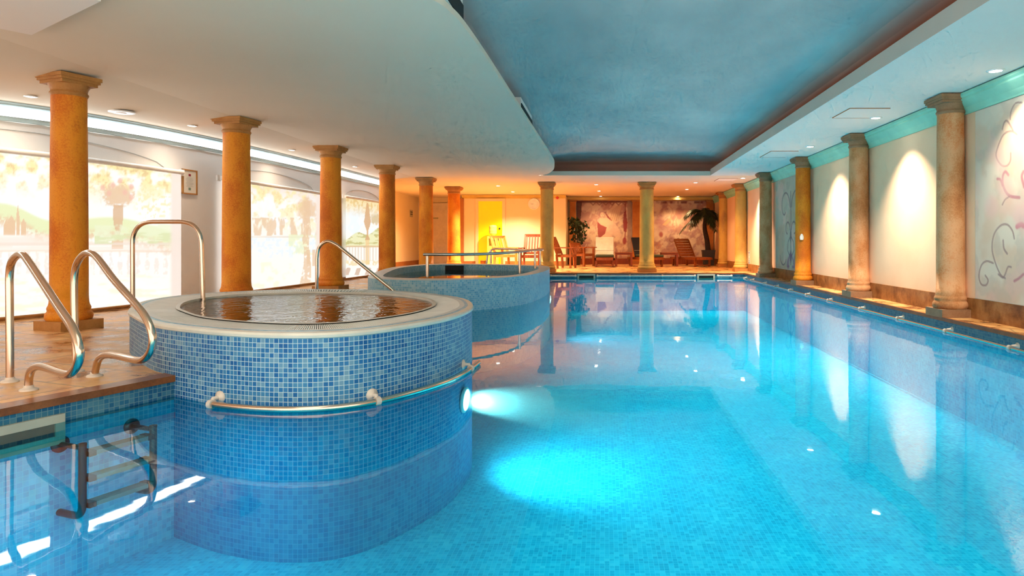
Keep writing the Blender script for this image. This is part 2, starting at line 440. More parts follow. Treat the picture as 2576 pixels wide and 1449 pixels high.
# nosing round the pool
b = MB()
edge = PE + [Vector((PXR, PFAR, 0)), Vector((PXR, 0.5, 0))]
outl = [p + Vector((-.12, 0.02, 0)) for p in PE] + [Vector((PXR + .025, PFAR + .03, 0)), Vector((PXR + .025, 0.5, 0))]
outl[len(PE) - 1] = Vector((PE[-1].x - .12, PFAR + .03, 0))
inl = [p + Vector((.018, 0, 0)) for p in PE]; inl[-1] = Vector((PE[-1].x + .018, PFAR - .018, 0))
inl += [Vector((PXR - .018, PFAR - .018, 0)), Vector((PXR - .018, 0.5, 0))]
up = Vector((0, 0, .006)); dn = Vector((0, 0, -.034))
b.strip([p + up for p in outl], [p + up for p in inl]); b.strip([p + up for p in inl], [p + dn for p in inl]); b.strip([p + dn for p in inl], [p + dn for p in edge])
struct('trim_1', b, 'nosing')
# pool shell
b = MB()
top = [p + Vector((0, 0, -.02)) for p in edge]; wat = [Vector((p.x, p.y, WATER - .02)) for p in edge]; bot = [Vector((p.x, p.y, FLOORZ)) for p in edge]
b.strip(top, wat, uvz=True); struct('wall_pool_band', b, 'band_mosaic')
b = MB(); b.strip(wat, bot, uvz=True); struct('wall_pool', b, 'pool_mosaic')
b = MB()
b.add([(-4.4, .5, FLOORZ), (PXR, .5, FLOORZ), (PXR, PFAR, FLOORZ), (-4.4, PFAR, FLOORZ)], [(0, 1, 2, 3)], uvs=[[(-4.4, .5), (PXR, .5), (PXR, PFAR), (-4.4, PFAR)]])
struct('floor_pool', b, 'pool_mosaic')
b = MB(); n = len(edge)
b.add([Vector((p.x, p.y, WATER)) for p in edge], [tuple(range(n))])
o = b.build('pool_water', 'pool_water', flip='up'); tag(o, 'calm clear turquoise water filling the long swimming pool', 'water', kind='stuff')

# walls
def wallstrip(name, pts, z0, z1, mat):
    b = MB(); b.strip([Vector((p.x, p.y, z0)) for p in pts], [Vector((p.x, p.y, z1)) for p in pts], uvz=True); return struct(name, b, mat)
TOPZ = 2.56
wallstrip('wall_left', WL, 0, TOPZ, 'wall_white')
wallstrip('wall_left_alcove', [WL[-1], Vector((ALC, WL[-1].y + .02, 0)), Vector((ALC, YR, 0))], 0, TOPZ, 'wall_warm')
wallstrip('wall_back_left', [Vector((ALC, YR, 0)), Vector((-5.05, YR, 0))], 0, TOPZ, 'wall_warm')
wallstrip('wall_back', [Vector((-5.05, YR, 0)), Vector((-5.05, YB + .0, 0)), Vector((XREC, YB, 0)), Vector((XREC, YR, 0))], 0, TOPZ, 'wall_warm')
wallstrip('wall_recess', [Vector((XREC, YR, 0)), Vector((XR, YR, 0))], 0, TOPZ, 'wall_warm')
wallstrip('wall_right', [Vector((XR, YR, 0)), Vector((XR, 0.5, 0))], 0, TOPZ, 'wall_paint')
# header over the lounge recess
b = MB(); b.box(((XREC + XR) / 2, YR - .35, 2.45), (XR - XREC, .5, .10)); struct('trim_2', b, 'mustard_trim')
# cornice on the back wall
b = MB(); b.add([(-5.05, YB - .10, CEIL), (XREC, YB - .10, CEIL), (XREC, YB, CEIL - .12), (-5.05, YB, CEIL - .12)], [(0, 1, 2, 3)]); struct('trim_3', b, 'mustard_trim')
# mint cornice on the right wall
b = MB(); prof = [(0, 2.29), (-.015, 2.29), (-.02, 2.31), (-.05, 2.36), (-.10, 2.41), (-.12, 2.43), (-.12, 2.45), (-.14, 2.47), (-.14, 2.5)]
for (a, z), (c, w) in zip(prof[:-1], prof[1:]): b.strip([(XR + a, .5, z), (XR + a, YR, z)], [(XR + c, .5, w), (XR + c, YR, w)])
struct('trim_4', b, 'mint')
# skirtings
b = MB(); b.strip([(XR - .015, .5, 0), (XR - .015, YR, 0)], [(XR - .015, .5, .22), (XR - .015, YR, .22)]); b.strip([(XR - .015, .5, .22), (XR - .015, YR, .22)], [(XR, .5, .22), (XR, YR, .22)])
struct('baseboard_right', b, 'brown_stone')
def skirt(name, pts, h, off, mat):
    b = MB(); n = len(pts); q = []
    for i, p in enumerate(pts):
        d = (pts[min(i + 1, n - 1)] - pts[max(i - 1, 0)]).normalized(); q.append(p + Vector((d.y, -d.x, 0)) * off)
    b.strip([Vector((p.x, p.y, 0)) for p in q], [Vector((p.x, p.y, h)) for p in q]); b.strip([Vector((p.x, p.y, h)) for p in q], [Vector((p.x, p.y, h)) for p in pts]); struct(name, b, mat)
skirt('baseboard_left', WL, .07, .015, 'brown_stone')
skirt('baseboard_alcove', [Vector((ALC, 17.2, 0)), Vector((ALC, YR, 0))], .16, .015, 'brown_trim')
b = MB(); b.box(((XREC - 5.05) / 2, YB - .012, .08), (XREC + 5.05, .024, .16)); struct('baseboard_back', b, 'brown_trim')
b = MB(); b.box(((XREC + XR) / 2, YR - .012, .11), (XR - XREC, .024, .22)); struct('baseboard_recess', b, 'red_wood')
b = MB(); b.box((-5.05, YB - .02, 1.19), (.12, .05, 2.38)); struct('trim_5', b, 'brown_trim')

# ceiling: dropped slab on the left, soffit round the recess, painted recess
slabR = [(-2.6, 3.3), (-1.75, 3.95), (-1.36, 4.3), (-1.17, 4.59), (-1.107, 4.85), (-1.075, 5.3), (-1.06, 6.6), (-1.05, 10), (-1.04, 13.4), (-1.09, 14.6), (-1.22, 15.67), (-1.5, 16.55), (-2.2, 17.05), (-3.4, 17.1)]
slab = [Vector((x, y, 0)) for x, y in smooth_path([(x, y, 0) for x, y in slabR], 4) for x, y in [(x, y)]] if False else [Vector((p.x, p.y, 0)) for p in smooth_path([(x, y, 0) for x, y in slabR], 4)]
b = MB()
Lx = -8.4
b.strip([Vector((p.x, p.y, CEIL)) for p in slab], [Vector((-4.9, p.y, CEIL)) for p in slab])
b.strip([Vector((-4.9, p.y, CEIL)) for p in slab], [Vector((Lx, p.y, ceilz(Lx))) for p in slab])
b.strip([Vector((p.x, p.y, CEIL)) for p in slab], [Vector((p.x, p.y, CEIL + .05)) for p in slab])
b.strip([Vector((p.x, p.y, CEIL + .05)) for p in slab], [Vector((p.x - .55, p.y, CEIL + .05)) for p in slab])
b.add([(-4.9, .5, CEIL), (-2.6, .5, CEIL), (-2.6, 3.3, CEIL), (-4.9, 3.3, CEIL)], [(0, 1, 2, 3)]); b.add([(Lx, .5, ceilz(Lx)), (-4.9, .5, CEIL), (-4.9, 3.3, CEIL), (Lx, 3.3, ceilz(Lx))], [(0, 1, 2, 3)])
struct('ceiling_left', b, 'ceiling_paint')
b = MB()
YF = 16.85; XL = 2.65
b.add([(Lx, 16.9, CEIL + .012), (XR, 16.9, CEIL + .012), (XR, 26, CEIL + .012), (Lx, 26, CEIL + .012)], [(0, 1, 2, 3)])
b.add([(-3.5, YF, CEIL + .012), (XL, YF, CEIL + .012), (XL, 16.9, CEIL + .012), (-3.5, 16.9, CEIL + .012)], [(0, 1, 2, 3)])
b.add([(-1.6, YF, CEIL + .012), (XL, YF, CEIL + .012), (XL, YF, CEIL + .12), (-1.6, YF, CEIL + .12)], [(0, 1, 2, 3)])
b.add([(-1.6, YF, CEIL + .12), (XL, YF, CEIL + .12), (XL, YF + .5, CEIL + .12), (-1.6, YF + .5, CEIL + .12)], [(0, 1, 2, 3)])
struct('ceiling_back', b, 'ceiling_paint')
b = MB(); b.add([(XL, .5, CEIL + .012), (XR, .5, CEIL + .012), (XR, 16.9, CEIL + .012), (XL, 16.9, CEIL + .012)], [(0, 1, 2, 3)]); struct('ceiling_right', b, 'ceiling_cool')
b = MB(); b.strip([(XL, .5, CEIL + .012), (XL, YF, CEIL + .012)], [(XL, .5, CEIL + .165), (XL, YF, CEIL + .165)]); b.strip([(XL, .5, CEIL + .165), (XL, YF, CEIL + .165)], [(XL + .5, .5, CEIL + .165), (XL + .5, YF, CEIL + .165)])
struct('trim_6', b, 'lip_paint')
b = MB(); x0, x1, y0, y1 = -1.55, 3.0, .5, 17.3
prof = [(0, 2.52), (0, 2.76), (.02, 2.84), (.10, 2.92), (.24, 2.98), (.45, 3.02), (.75, 3.045), (1.0, 3.05)]
loops = [[Vector((x0 + d, y0 + d, z)), Vector((x1 - d, y0 + d, z)), Vector((x1 - d, y1 - d * .6, z)), Vector((x0 + d, y1 - d * .6, z))] for d, z in prof]
for A, B in zip(loops[:-1], loops[1:]): b.strip(A, B, smooth=True, closed=True)
b.add(loops[-1], [(0, 1, 2, 3)], True)
struct('ceiling_recess', b, 'sky_ceiling')

# ---------------------------------------------------------------- left wall: cove light, cornice, blinds
pts = [Vector((-7.55, 3.5, 0))] + [wl(p) for p in range(-560, 966, 40)]
def offs(pts, off):
    n = len(pts); q = []
    for i, p in enumerate(pts):
        d = (pts[min(i + 1, n - 1)] - pts[max(i - 1, 0)]).normalized(); q.append(p + Vector((d.y, -d.x, 0)) * off)
    return q
def profstrip(prof, pts):
    b = MB(); rows = [[Vector((p.x, p.y, ceilz(p.x) + z)) for p in offs(pts, o)] for o, z in prof]
    for A, B in zip(rows[:-1], rows[1:]): b.strip(A, B, smooth=True)
    return b
struct('trim_7', profstrip([(0, -.175), (.03, -.175), (.045, -.145), (.06, -.135)], pts), 'pale_blue')
o = profstrip([(.05, -.133), (.085, -.115), (.105, -.085), (.11, -.05)], pts).build('cove_light', 'cove_led'); tag(o, 'glowing white cove light strip running along top of window wall', 'light')
struct('trim_8', profstrip([(.11, -.048), (.13, -.035), (.13, -.022), (.15, -.015), (.15, .0)], pts), 'pale_blue')
def arch(pxa, pxb, name, rise=.22, zs=1.84):
    N = 24; P = []
    for k in range(N + 1):
        t = k / N; px = pxa + (pxb - pxa) * t; p = wl(px, .004); P.append(Vector((p.x, p.y, zs + rise * math.sqrt(max(0, 1 - (2 * t - 1) ** 2)))))
    b = MB(); b.tube(P, .004, 6); struct(name, b, 'ink_grey')
arch(-230, 420, 'trim_9'); arch(575, 790, 'trim_10'); arch(868, 956, 'trim_11')

def blind(name, label, pxa, pxb, zbot, ztop, design, step):
    root = thing(name, label, 'blind', wl((pxa + pxb) / 2), 'printed roller blinds over the windows')
    nu = int((pxb - pxa) / step) + 1; PX = np.linspace(pxa, pxb, nu)
    base = [wl(p, .07) for p in PX]; nv = int((ztop - zbot) / .016); Z = np.linspace(zbot, ztop, nv)
    P = np.zeros((nv, nu, 3)); P[:, :, 0] = [p.x for p in base]; P[:, :, 1] = [p.y for p in base]; P[:, :, 2] = Z[:, None]
    U = np.tile(PX, (nv, 1)); V = CY - (P[:, :, 2] - ZC) * F / P[:, :, 1]
    painted_grid('fabric', P, design(U, V, P[:, :, 2]), 'backlit_print', root)
    tp = [wl(p, .075) + Vector((0, 0, ztop + .02)) for p in np.linspace(pxa - 3, pxb + 3, 40)]
    b = MB(); b.tube(tp, .033, 10); b.build('roller_tube', 'white_plastic', root)
    for p in (pxa - 4, pxb + 4):
        b = MB(); q = wl(p, .05); b.box((q.x, q.y, ztop + .02), (.03, .1, .09)); b.build('bracket', 'white_plastic', root)
    tp = [wl(p, .07) + Vector((0, 0, zbot)) for p in np.linspace(pxa, pxb, 40)]
    b = MB(); b.tube(tp, .013, 8); b.build('bottom_bar', 'frame_wood', root)
    return root
WH = (1.0, 1.0, .97); CR = (1.0, .82, .36); TAN = (.80, .56, .36); PINK = (.95, .78, .68); GRN = (.80, .86, .52); PLAIN = (.90, .78, .70); BLU = (.84, .95, 1.0); BR = (.72, .48, .30)
def design1(U, V, Z):
    c = np.ones(U.shape + (3,)) * np.array((1.0, .98, .92)); top = 395 + (U) * .085
    n = fbm(U / 26, V / 22, 1, 5); n2 = fbm(U / 7, V / 6, 2, 4)
    c = blend(c, sstep(.45, .62, fbm(U / 60, V / 40, 5)) * .5, BLU)
    m = sstep(110, 20, V - top) * sstep(.34, .6, n) ; c = blend(c, m * .9, CR); c = blend(c, m * sstep(.5, .7, n2), (.80, .60, .30))
    hill = 536 + U * .09 - 26 * np.exp(-((U - 20) / 70) ** 2) + 14 * np.sin(U / 60); c = blend(c, sstep(-4, 4, V - hill) * sstep(60, 30, V - hill), GRN)
    c = blend(c, sstep(0, 18, V - hill - 22) * sstep(.38, .55, n2) * sstep(75, 40, V - hill) * .85, TAN)
    # church with spire, left
    for x, w, h in ((34, 4, 60), (18, 10, 34), (48, 7, 26), (5, 6, 22), (-60, 12, 40)): c = blend(c, (np.abs(U - x) < w * np.clip((V - (575 - h)) / h * 2, .2, 1)) * (V > 575 - h) * (V < 590), TAN)
    c = blend(c, sstep(22, 6, np.abs(V - 600 - 10 * n)) * (U < 130) * .7, PINK)
    # urn of flowers
    x0 = 285; d = np.hypot((U - x0) / 42, (V - 492) / 30); c = blend(c, sstep(1.1, .7, d + (n2 - .5) * .9) * .9, TAN)
    for (fx, fy) in ((246, 472), (272, 466), (302, 484), (318, 496), (262, 486), (290, 455), (318, 470)): c = blob(c, U, V, fx, fy, 6, 7, (.86, .50, .40), .8)
    w = np.interp(V, [518, 552, 558, 565, 575, 592, 600, 606], [12, 13, 11, 11, 8, 3, 9, 11]); c = blend(c, (np.abs(U - x0) < w) * (V > 516) * (V < 606) * .9, BR)
    c = blend(c, (np.abs(U - x0 + 2) < 15) * (V > 604) * (V < 626) * .9, TAN)
    # pale leaves to the right
    d = np.hypot((U - 375) / 55, (V - 510) / 55); c = blend(c, sstep(1.1, .6, d) * sstep(.52, .62, n2) * .9, (.90, .84, .50))
    c = blend(c, sstep(5, 2, np.abs(V - 614)) * .8, (.86, .74, .64)); c = blend(c, (V > 566) * (V < 606) * (U > 225) * sstep(.4, .6, n) * .8, (.82, .88, .62))
    c = blend(c, (V > 586) * (V < 614) * (U > 225) * sstep(.45, .6, fbm(U / 40, V / 6, 9)) * .8, (.70, .76, .44))
    # balustrade
    ph = np.abs(((U + 4000) % 23) - 11.5); w = np.interp(V, [636, 648, 665, 680, 690], [4, 3, 7, 4, 6]); bal = (ph < w) * (V > 634) * (V < 690)
    c = blend(c, bal * .55 * sstep(.3, .5, n2), (.84, .70, .62)); c = blend(c, (V > 620) * (V < 634) * .5, PINK)
    c = blend(c, sstep(3, 1, np.abs(V - 632)) * .4, TAN)
    c = blend(c, (V > 690) * sstep(.5, .7, fbm(U / 50, V / 8, 4)) * .35, CR)
    c = blend(c, sstep(412, 424, U) * .95, PLAIN)
    return c * 1.0
def design2(U, V, Z):
    c = np.ones(U.shape + (3,)) * np.array((1, .97, .9)); n = fbm(U / 18, V / 18, 3, 5); n2 = fbm(U / 6, V / 7, 4, 4)
    top = 445 + (U - 540) * .155
    c = blend(c, sstep(.42, .6, n2) * (V < 640) * .6, BLU)
    c = blend(c, sstep(45, 8, V - top) * .8, PLAIN); m = sstep(150, 20, V - top) * sstep(.42, .62, n); c = blend(c, m * .8, CR); c = blend(c, m * sstep(.5, .68, n2) * .8, (.82, .66, .36))
    c = blend(c, (V > 548) * (V < 592) * sstep(.46, .6, fbm(U / 9, V / 24, 8)) * .8, TAN); c = blend(c, sstep(3, 1, np.abs(V - 596)) * .7, (.80, .70, .60))
    c = blend(c, (V > 598) * (V < 650) * sstep(.45, .62, n2) * .7, (.78, .88, .95)); c = blend(c, (U > 716) * (V > 590) * (V < 640) * sstep(.4, .6, n) * .7, GRN)
    x0 = 762 + 2 * np.sin(V / 20); d = np.hypot((U - x0) / 26, (V - 525) / 28); c = blend(c, sstep(1.2, .6, d + (n2 - .5)) * .85, TAN)
    w = np.interp(V, [510, 560, 590, 600, 625, 690, 720], [8, 8, 5, 9, 6, 12, 16]); c = blend(c, (np.abs(U - x0) < w) * (V > 505) * sstep(.25, .4, n2) * .8, TAN)
    ph = np.abs(((U + 4000) % 14) - 7); c = blend(c, (U > 755) * (V > 628) * (V < 670) * (ph < 4) * .8, TAN)
    c = blend(c, (V > 660) * sstep(.55, .7, n) * .3, CR)
    c = blend(c, sstep(782, 790, U) * .95, PLAIN); c = blend(c, sstep(565, 556, U) * .95, PLAIN)
    return c
def design3(U, V, Z):
    c = np.ones(U.shape + (3,)) * np.array((.98, .96, .9)); n = fbm(U / 12, V / 14, 6, 5); n2 = fbm(U / 4, V / 6, 7, 4)
    top = 488 + (U - 860) * .16
    c = blend(c, (V < 590) * sstep(.4, .6, n) * .8, (.80, .92, 1.0)); m = sstep(60, 10, V - top); c = blend(c, m * .85, (.92, .72, .34)); c = blend(c, m * sstep(.45, .6, n2) * .8, (.74, .50, .18))
    hill = 596 - (U - 866) * .22 + 6 * np.sin(U / 9); c = blend(c, (V > hill) * (V < 622) * .8, (.78, .80, .42)); c = blend(c, (V > hill) * (V < 622) * sstep(.5, .58, fbm(U / 14, V / 4, 3)) * .8, (.50, .46, .16))
    x0 = 917; w = np.interp(V, [512, 530, 548, 558, 572, 580, 592, 602], [2, 5, 7, 9, 5, 2, 2, 6]); c = blend(c, (np.abs(U - x0) < w) * (V > 510) * (V < 604) * .9, (.66, .40, .20))
    d = np.hypot((U - 938) / 16, (V - 552) / 16); c = blend(c, sstep(1.1, .6, d + (n2 - .5)) * .8, (.62, .48, .24))
    c = blend(c, (np.abs(U - x0) < 5) * (V > 604) * (V < 665) * .85, (.86, .62, .32)); c = blend(c, sstep(3, 1, np.abs(V - 620)) * .9, (.70, .50, .30))
    ph = np.abs(((U + 4000) % 7.5) - 3.75); c = blend(c, (ph < 1.4) * (V > 622) * (V < 655) * .75, (.74, .62, .50)); c = blend(c, (V > 655) * (V < 668) * sstep(.4, .55, n2) * .7, (.84, .66, .30))
    ph = ((U + (V - 680) * .35 + 4000) % 26); c = blend(c, (ph < 11) * (V > 674) * (V < 692) * .8, (.62, .42, .30))
    return c
blind('roller_blind', 'widest backlit roller blind printed with urn and balustrade, behind the paired pool handrails', -300, 444, .04, 1.80, design1, 1.6)
blind('roller_blind', 'backlit roller blind printed with lake trees, right of the framed notice', 546, 797, .04, 1.80, design2, 1.4)
blind('roller_blind', 'narrow backlit roller blind with brown printed fence, farthest from the framed notice', 862, 962, .04, 1.82, design3, .8)

# ---------------------------------------------------------------- columns
def column(label, x, y, r, rot, mats, H=CEIL, ab=None, group='columns'):
    sh, cp = mats; root = thing('stone_column', label, 'column', (x, y, 0), group)
    M = Matrix.Rotation(rot, 3, 'Z'); ab = ab or r * 1.08
    L = Vector((x, y, 0))
    b = MB(); b.box(L + Vector((0, 0, .045)), (r * 2.6, r * 2.6, .09), M); b.build('plinth', cp, root)
    b = MB(); b.lathe([(r * 1.18, .09), (r * 1.26, .105), (r * 1.28, .13), (r * 1.25, .155), (r * 1.17, .17), (r * 1.13, .18), (r * 1.15, .195), (r * 1.16, .205), (r * 1.13, .22), (r * 1.08, .235)], L, 40); b.build('base_ring', sh, root)
    b = MB(); ent = [(r * 1.08, .235), (r * 1.045, .26), (r * 1.02, .32)] + [(r * (1.02 - .07 * t ** 1.5), .32 + (H - .32 - .22) * t) for t in [k / 10 for k in range(11)]] + [(r * .955, H - .2)]
    b.lathe(ent, L, 40); b.build('shaft', sh, root)
    b = MB(); b.lathe([(r * .955, H - .2), (r * 1.02, H - .185), (r * 1.04, H - .175), (r * 1.02, H - .165), (r * .97, H - .16), (r * .97, H - .145), (r * 1.03, H - .115), (r * 1.1, H - .098), (r * 1.11, H - .088)], L, 40); b.build('capital', cp, root)
    b = MB()
    for s_, z, h in ((1.0, H - .074, .03), (1.1, H - .0475, .025), (1.16, H - .0175, .035)): b.box(L + Vector((0, 0, z)), (ab * 2 * s_, ab * 2 * s_, h), M)
    b.build('abacus', cp, root); return root
OCH = ('ochre', 'cap_stone'); SAN = ('sandstone', 'cap_sand'); OLV = ('olive_ochre', 'cap_stone')
def lcol(label, px, Y, r, rot): column(label, (px - CX) * Y / F, Y, r, rot, OCH, H=ceilz((px - CX) * Y / F), group='ochre columns along the window side')
lcol('ochre stone column standing behind the paired pool handrails', 174, 6.56, .150, -.34)
lcol('ochre column behind the hot tub, right of the arched handrail', 595, 9.02, .172, -.157)
lcol('ochre column behind the sloping handrail, past the hot tub', 832, 11.7, .176, -.01)
lcol('ochre column left of the raised plunge pool, before the alcove', 974, 14.6, .172, 0)
lcol('ochre column behind plunge pool, half hiding the exit sign', 1072, 17.5, .18, 0)
lcol('ochre column behind plunge pool, between pale door and yellow door', 1142, 20.4, .19, 0)
column('speckled ochre column at the pool end, beside the wall clock', (1376 - CX) * 18.85 / F, 18.85, .19, 0, OLV, group='columns at the far pool end')
column('mottled ochre column at the pool end, standing before the loungers', (1627 - CX) * 18.85 / F, 18.85, .20, 0, OLV, group='columns at the far pool end')
for px, Y, r, lab, mm in ((2391, 7.68, .148, 'sandy brown column against the right wall, nearest the camera', SAN), (2160, 10.45, .148, 'sandy brown column on right wall between two brightly lit panels', SAN),
                      (2020, 13.3, .148, 'orange-stained column on right wall with a white patch', ('ochre', 'cap_sand')), (1926, 16.25, .15, 'dark sandy column on right wall, left of the painted scroll panel', SAN),
                      (1864, 19.4, .17, 'golden column on right wall just past the pool corner', OLV), (1821, 22.6, .17, 'golden column on right wall beside the potted palm', OLV)):
    column(lab, (px - CX) * Y / F, Y, r, 0, mm, group='columns along the right wall', ab=r * 1.2)
def pilaster(label, x, y, w, mat='terracotta'):
    root = thing('pilaster', label, 'pilaster', (x, y, 0), 'pilasters framing the wall paintings')
    b = MB(); b.box((x, y, 1.2), (w, .16, 2.36)); b.build('shaft', mat, root)
    b = MB(); b.box((x, y, 2.36), (w + .05, .2, .05)); b.box((x, y, 2.395), (w + .1, .24, .03)); b.build('capital', 'cap_stone', root)
    b = MB(); b.box((x, y, .06), (w + .06, .2, .12)); b.build('plinth', 'brown_trim', root)
def xat(px, Y): return (px - CX) * Y / F
pilaster('orange pilaster left of the angel painting, behind the leafy plant', xat(1441, 25.1), 25.1, .22)
pilaster('orange pilaster between the two wall paintings', xat(1601, 25.1), 25.1, .30)
pilaster('orange pilaster behind the potted palm', 3.93, 25.1, .24)

# ---------------------------------------------------------------- hot tub and plunge pool
def tring(pts, s, c, z):
    k = max(0.0, 1 - s) / .25 * .13
    return [Vector((c.x - .2 * k + (p.x - c.x) * s, c.y + k + (p.y - c.y) * s, z)) for p in pts]
def ring(pts, s, c, z): return [Vector((c.x + (p.x - c.x) * s, c.y + (p.y - c.y) * s, z)) for p in pts]
RZ = 0.32
tub_px = [(327, 777), (339, 790), (391, 811), (506, 826), (600, 833), (693, 836.5), (805, 836), (916, 829), (1028, 814), (1121, 797), (1170, 781), (1187, 766), (1159, 749), (1065, 736), (954, 729.5), (805, 726.5), (693, 728.5), (544, 735), (432, 745), (360, 758)]
tub = smooth_path([G(x, y, RZ) for x, y in tub_px], 6, True); tc = sum(tub, Vector()) / len(tub)
root = thing('hot_tub', 'raised oval hot tub clad in blue mosaic with white slotted rim', 'hot tub', (tc.x, tc.y, 0))
b = MB(); b.strip([Vector((p.x, p.y, WATER)) for p in tub], [Vector((p.x, p.y, RZ - .035)) for p in tub], smooth=True, closed=True, uvz=True); b.build('outer_wall', 'tub_mosaic', root)
b = MB(); b.strip([Vector((p.x, p.y, FLOORZ)) for p in tub], [Vector((p.x, p.y, WATER)) for p in tub], smooth=True, closed=True, uvz=True); b.build('submerged_wall', 'water_tinted_mosaic', root)
b = MB(); A = [tring(tub, s, tc, z) for s, z in ((1.0, RZ - .036), (1.008, RZ - .03), (1.01, RZ - .015), (1.006, RZ - .002), (.99, RZ), (.975, RZ))]
for a, c in zip(A[:-1], A[1:]): b.strip(a, c, smooth=True, closed=True)
b.build('rim_edge', 'rim_edge', root)
b = MB(); b.strip(tring(tub, .975, tc, RZ - .0005), tring(tub, .955, tc, RZ - .0005), closed=True); b.build('rim_band', 'spa_mosaic', root)
b = MB(); b.strip(tring(tub, .955, tc, RZ), tring(tub, .925, tc, RZ - .002), closed=True); b.build('rim', 'rim_tile', root)
b = MB(); ns = 300; dense = smooth_path(tub, 3, True); N = len(dense)
tube_o = tring(dense, .925, tc, RZ - .002); tube_i = tring(dense, .775, tc, RZ - .012)
for k in range(0, N, 1):
    o1 = tube_o[k]; i1 = tube_i[k]; d = (tube_o[(k + 1) % N] - tube_o[k]); d = d.normalized() * min(.0085, d.length * .33)
    up = Vector((0, 0, .012)); b.add([o1 - d, o1 + d, i1 + d * .85, i1 - d * .85, o1 - d - up, o1 + d - up, i1 + d * .85 - up, i1 - d * .85 - up], [(0, 1, 2, 3), (0, 4, 5, 1), (1, 5, 6, 2), (3, 2, 6, 7), (0, 3, 7, 4)])
b.strip(tring(tub, .925, tc, RZ - .002), tring(tub, .925, tc, RZ - .02), closed=True); b.build('grate', 'grate_white', root)
b = MB(); b.strip(tring(tub, .926, tc, RZ - .05), tring(tub, .77, tc, RZ - .05), closed=True); b.build('gutter', 'dark_void', root)
b = MB(); b.strip(tring(tub, .777, tc, RZ - .008), tring(tub, .757, tc, RZ - .012), closed=True, smooth=True); b.strip(tring(tub, .757, tc, RZ - .012), tring(tub, .755, tc, RZ - .20), closed=True, smooth=True)
b.strip(tring(tub, .755, tc, RZ - .20), tring(tub, .60, tc, RZ - .26), closed=True, smooth=True)
b.add(tring(tub, .60, tc, RZ - .26), [tuple(range(len(tub)))]); b.build('inner_shell', 'shell_grey', root)
b = MB(); b.strip(tring(tub, .779, tc, RZ - .004), tring(tub, .757, tc, RZ - .004), closed=True); b.strip(tring(tub, .757, tc, RZ - .004), tring(tub, .7565, tc, RZ - .03), closed=True); b.build('inner_lip', 'rim_edge', root)
b = MB(); b.add(tring(tub, .7565, tc, RZ - .022), [tuple(range(len(tub)))]); o = b.build('hot_tub_water', 'tub_water', flip='up'); tag(o, 'dark rippling water in the hot tub reflecting windows and columns', 'water', kind='stuff')

spa_px = [(926, 698), (972, 702.5), (1037, 704.5), (1116, 704.5), (1221, 700.5), (1313, 694), (1365, 684), (1383, 674), (1365, 668), (1273, 664.5), (1142, 663.2), (1063, 665), (989, 672), (945, 685)]
spa = smooth_path([G(x, y, RZ) for x, y in spa_px], 6, True); sc_ = sum(spa, Vector()) / len(spa)
root = thing('plunge_pool', 'raised blue mosaic plunge pool with steel rail, beyond the hot tub', 'plunge pool', (sc_.x, sc_.y, 0))
b = MB(); b.strip([Vector((p.x, p.y, FLOORZ)) for p in spa], [Vector((p.x, p.y, RZ)) for p in spa], smooth=True, closed=True, uvz=True); b.build('outer_wall', 'spa_mosaic', root)
b = MB(); b.strip(ring(spa, 1.0, sc_, RZ), ring(spa, .86, sc_, RZ), closed=True); b.build('rim', 'rim_tile', root)
b = MB(); b.strip(ring(spa, .86, sc_, RZ), ring(spa, .86, sc_, .03), closed=True, smooth=True, uvz=True); b.add(ring(spa, .86, sc_, .03), [tuple(range(len(spa)))]); b.build('inner_wall', 'spa_mosaic', root)
b = MB(); b.add(ring(spa, .8605, sc_, .19), [tuple(range(len(spa)))]); o = b.build('plunge_pool_water', 'spa_water', flip='up'); tag(o, 'still water inside the plunge pool reflecting the yellow door', 'water', kind='stuff')
b = MB(); q = min(ring(spa, .86, sc_, RZ), key=lambda p: abs((p.x / p.y * F + CX) - 1142) + (100 if p.y < 13 else 0)); b.box((q.x, q.y - .03, .24), (.42, .05, .11)); b.build('skimmer_slot', 'dark_void', root)

# ---------------------------------------------------------------- rails
def vplane(px, py, A, B):
    """point on the vertical plane through A,B seen at px,py"""
    d = B - A; k = (px - CX) / F; t = (k * A.y - A.x) / (d.x - k * d.y); p = A + d * t
    return Vector((p.x, p.y, ZC - (py - CY) * p.y / F))
def flange(root, p, r=.045):
    b = MB(); b.lathe([(r, 0), (r, .006), (r * .85, .012), (r * .55, .016), (r * .5, .03)], p, 24); b.build('flange', 'cream_plastic', root)
def steprail(label, path, A, B, r):
    root = thing('pool_handrail', label, 'handrail', A, 'paired figure-four handrails at the pool ladder')
    P = [vplane(x, y, A, B) for x, y in path]; P[0].z = 0.005; P[-1].z = 0.005
    b = MB(); b.tube(smooth_path(P, 6), r, 14); b.build('rail', 'steel', root)
    flange(root, Vector((A.x, A.y, 0))); flange(root, Vector((P[-1].x, P[-1].y, 0)))
A1, B1 = G(25, 961), G(72, 982)
steprail('polished steel handrail nearest the lower left pool edge', [(25, 961), (25, 900), (24, 760), (24, 690), (30, 658), (46, 641), (60, 643), (74, 660), (110, 715), (150, 776), (183, 826), (198, 868), (200, 898), (190, 926), (174, 941), (152, 938), (118, 926), (96, 922), (80, 930), (73, 950), (72, 982)], A1, B1, .0205)
A2, B2 = G(192, 935), G(238, 947)
steprail('polished steel handrail closer to the hot tub at the pool ladder', [(192, 935), (190, 880), (187, 760), (188, 690), (196, 658), (212, 639), (228, 637), (246, 650), (285, 702), (330, 752), (358, 785), (376, 818), (384, 850), (380, 880), (364, 902), (344, 906), (300, 897), (268, 893), (250, 902), (242, 922), (238, 947)], A2, B2, .0205)
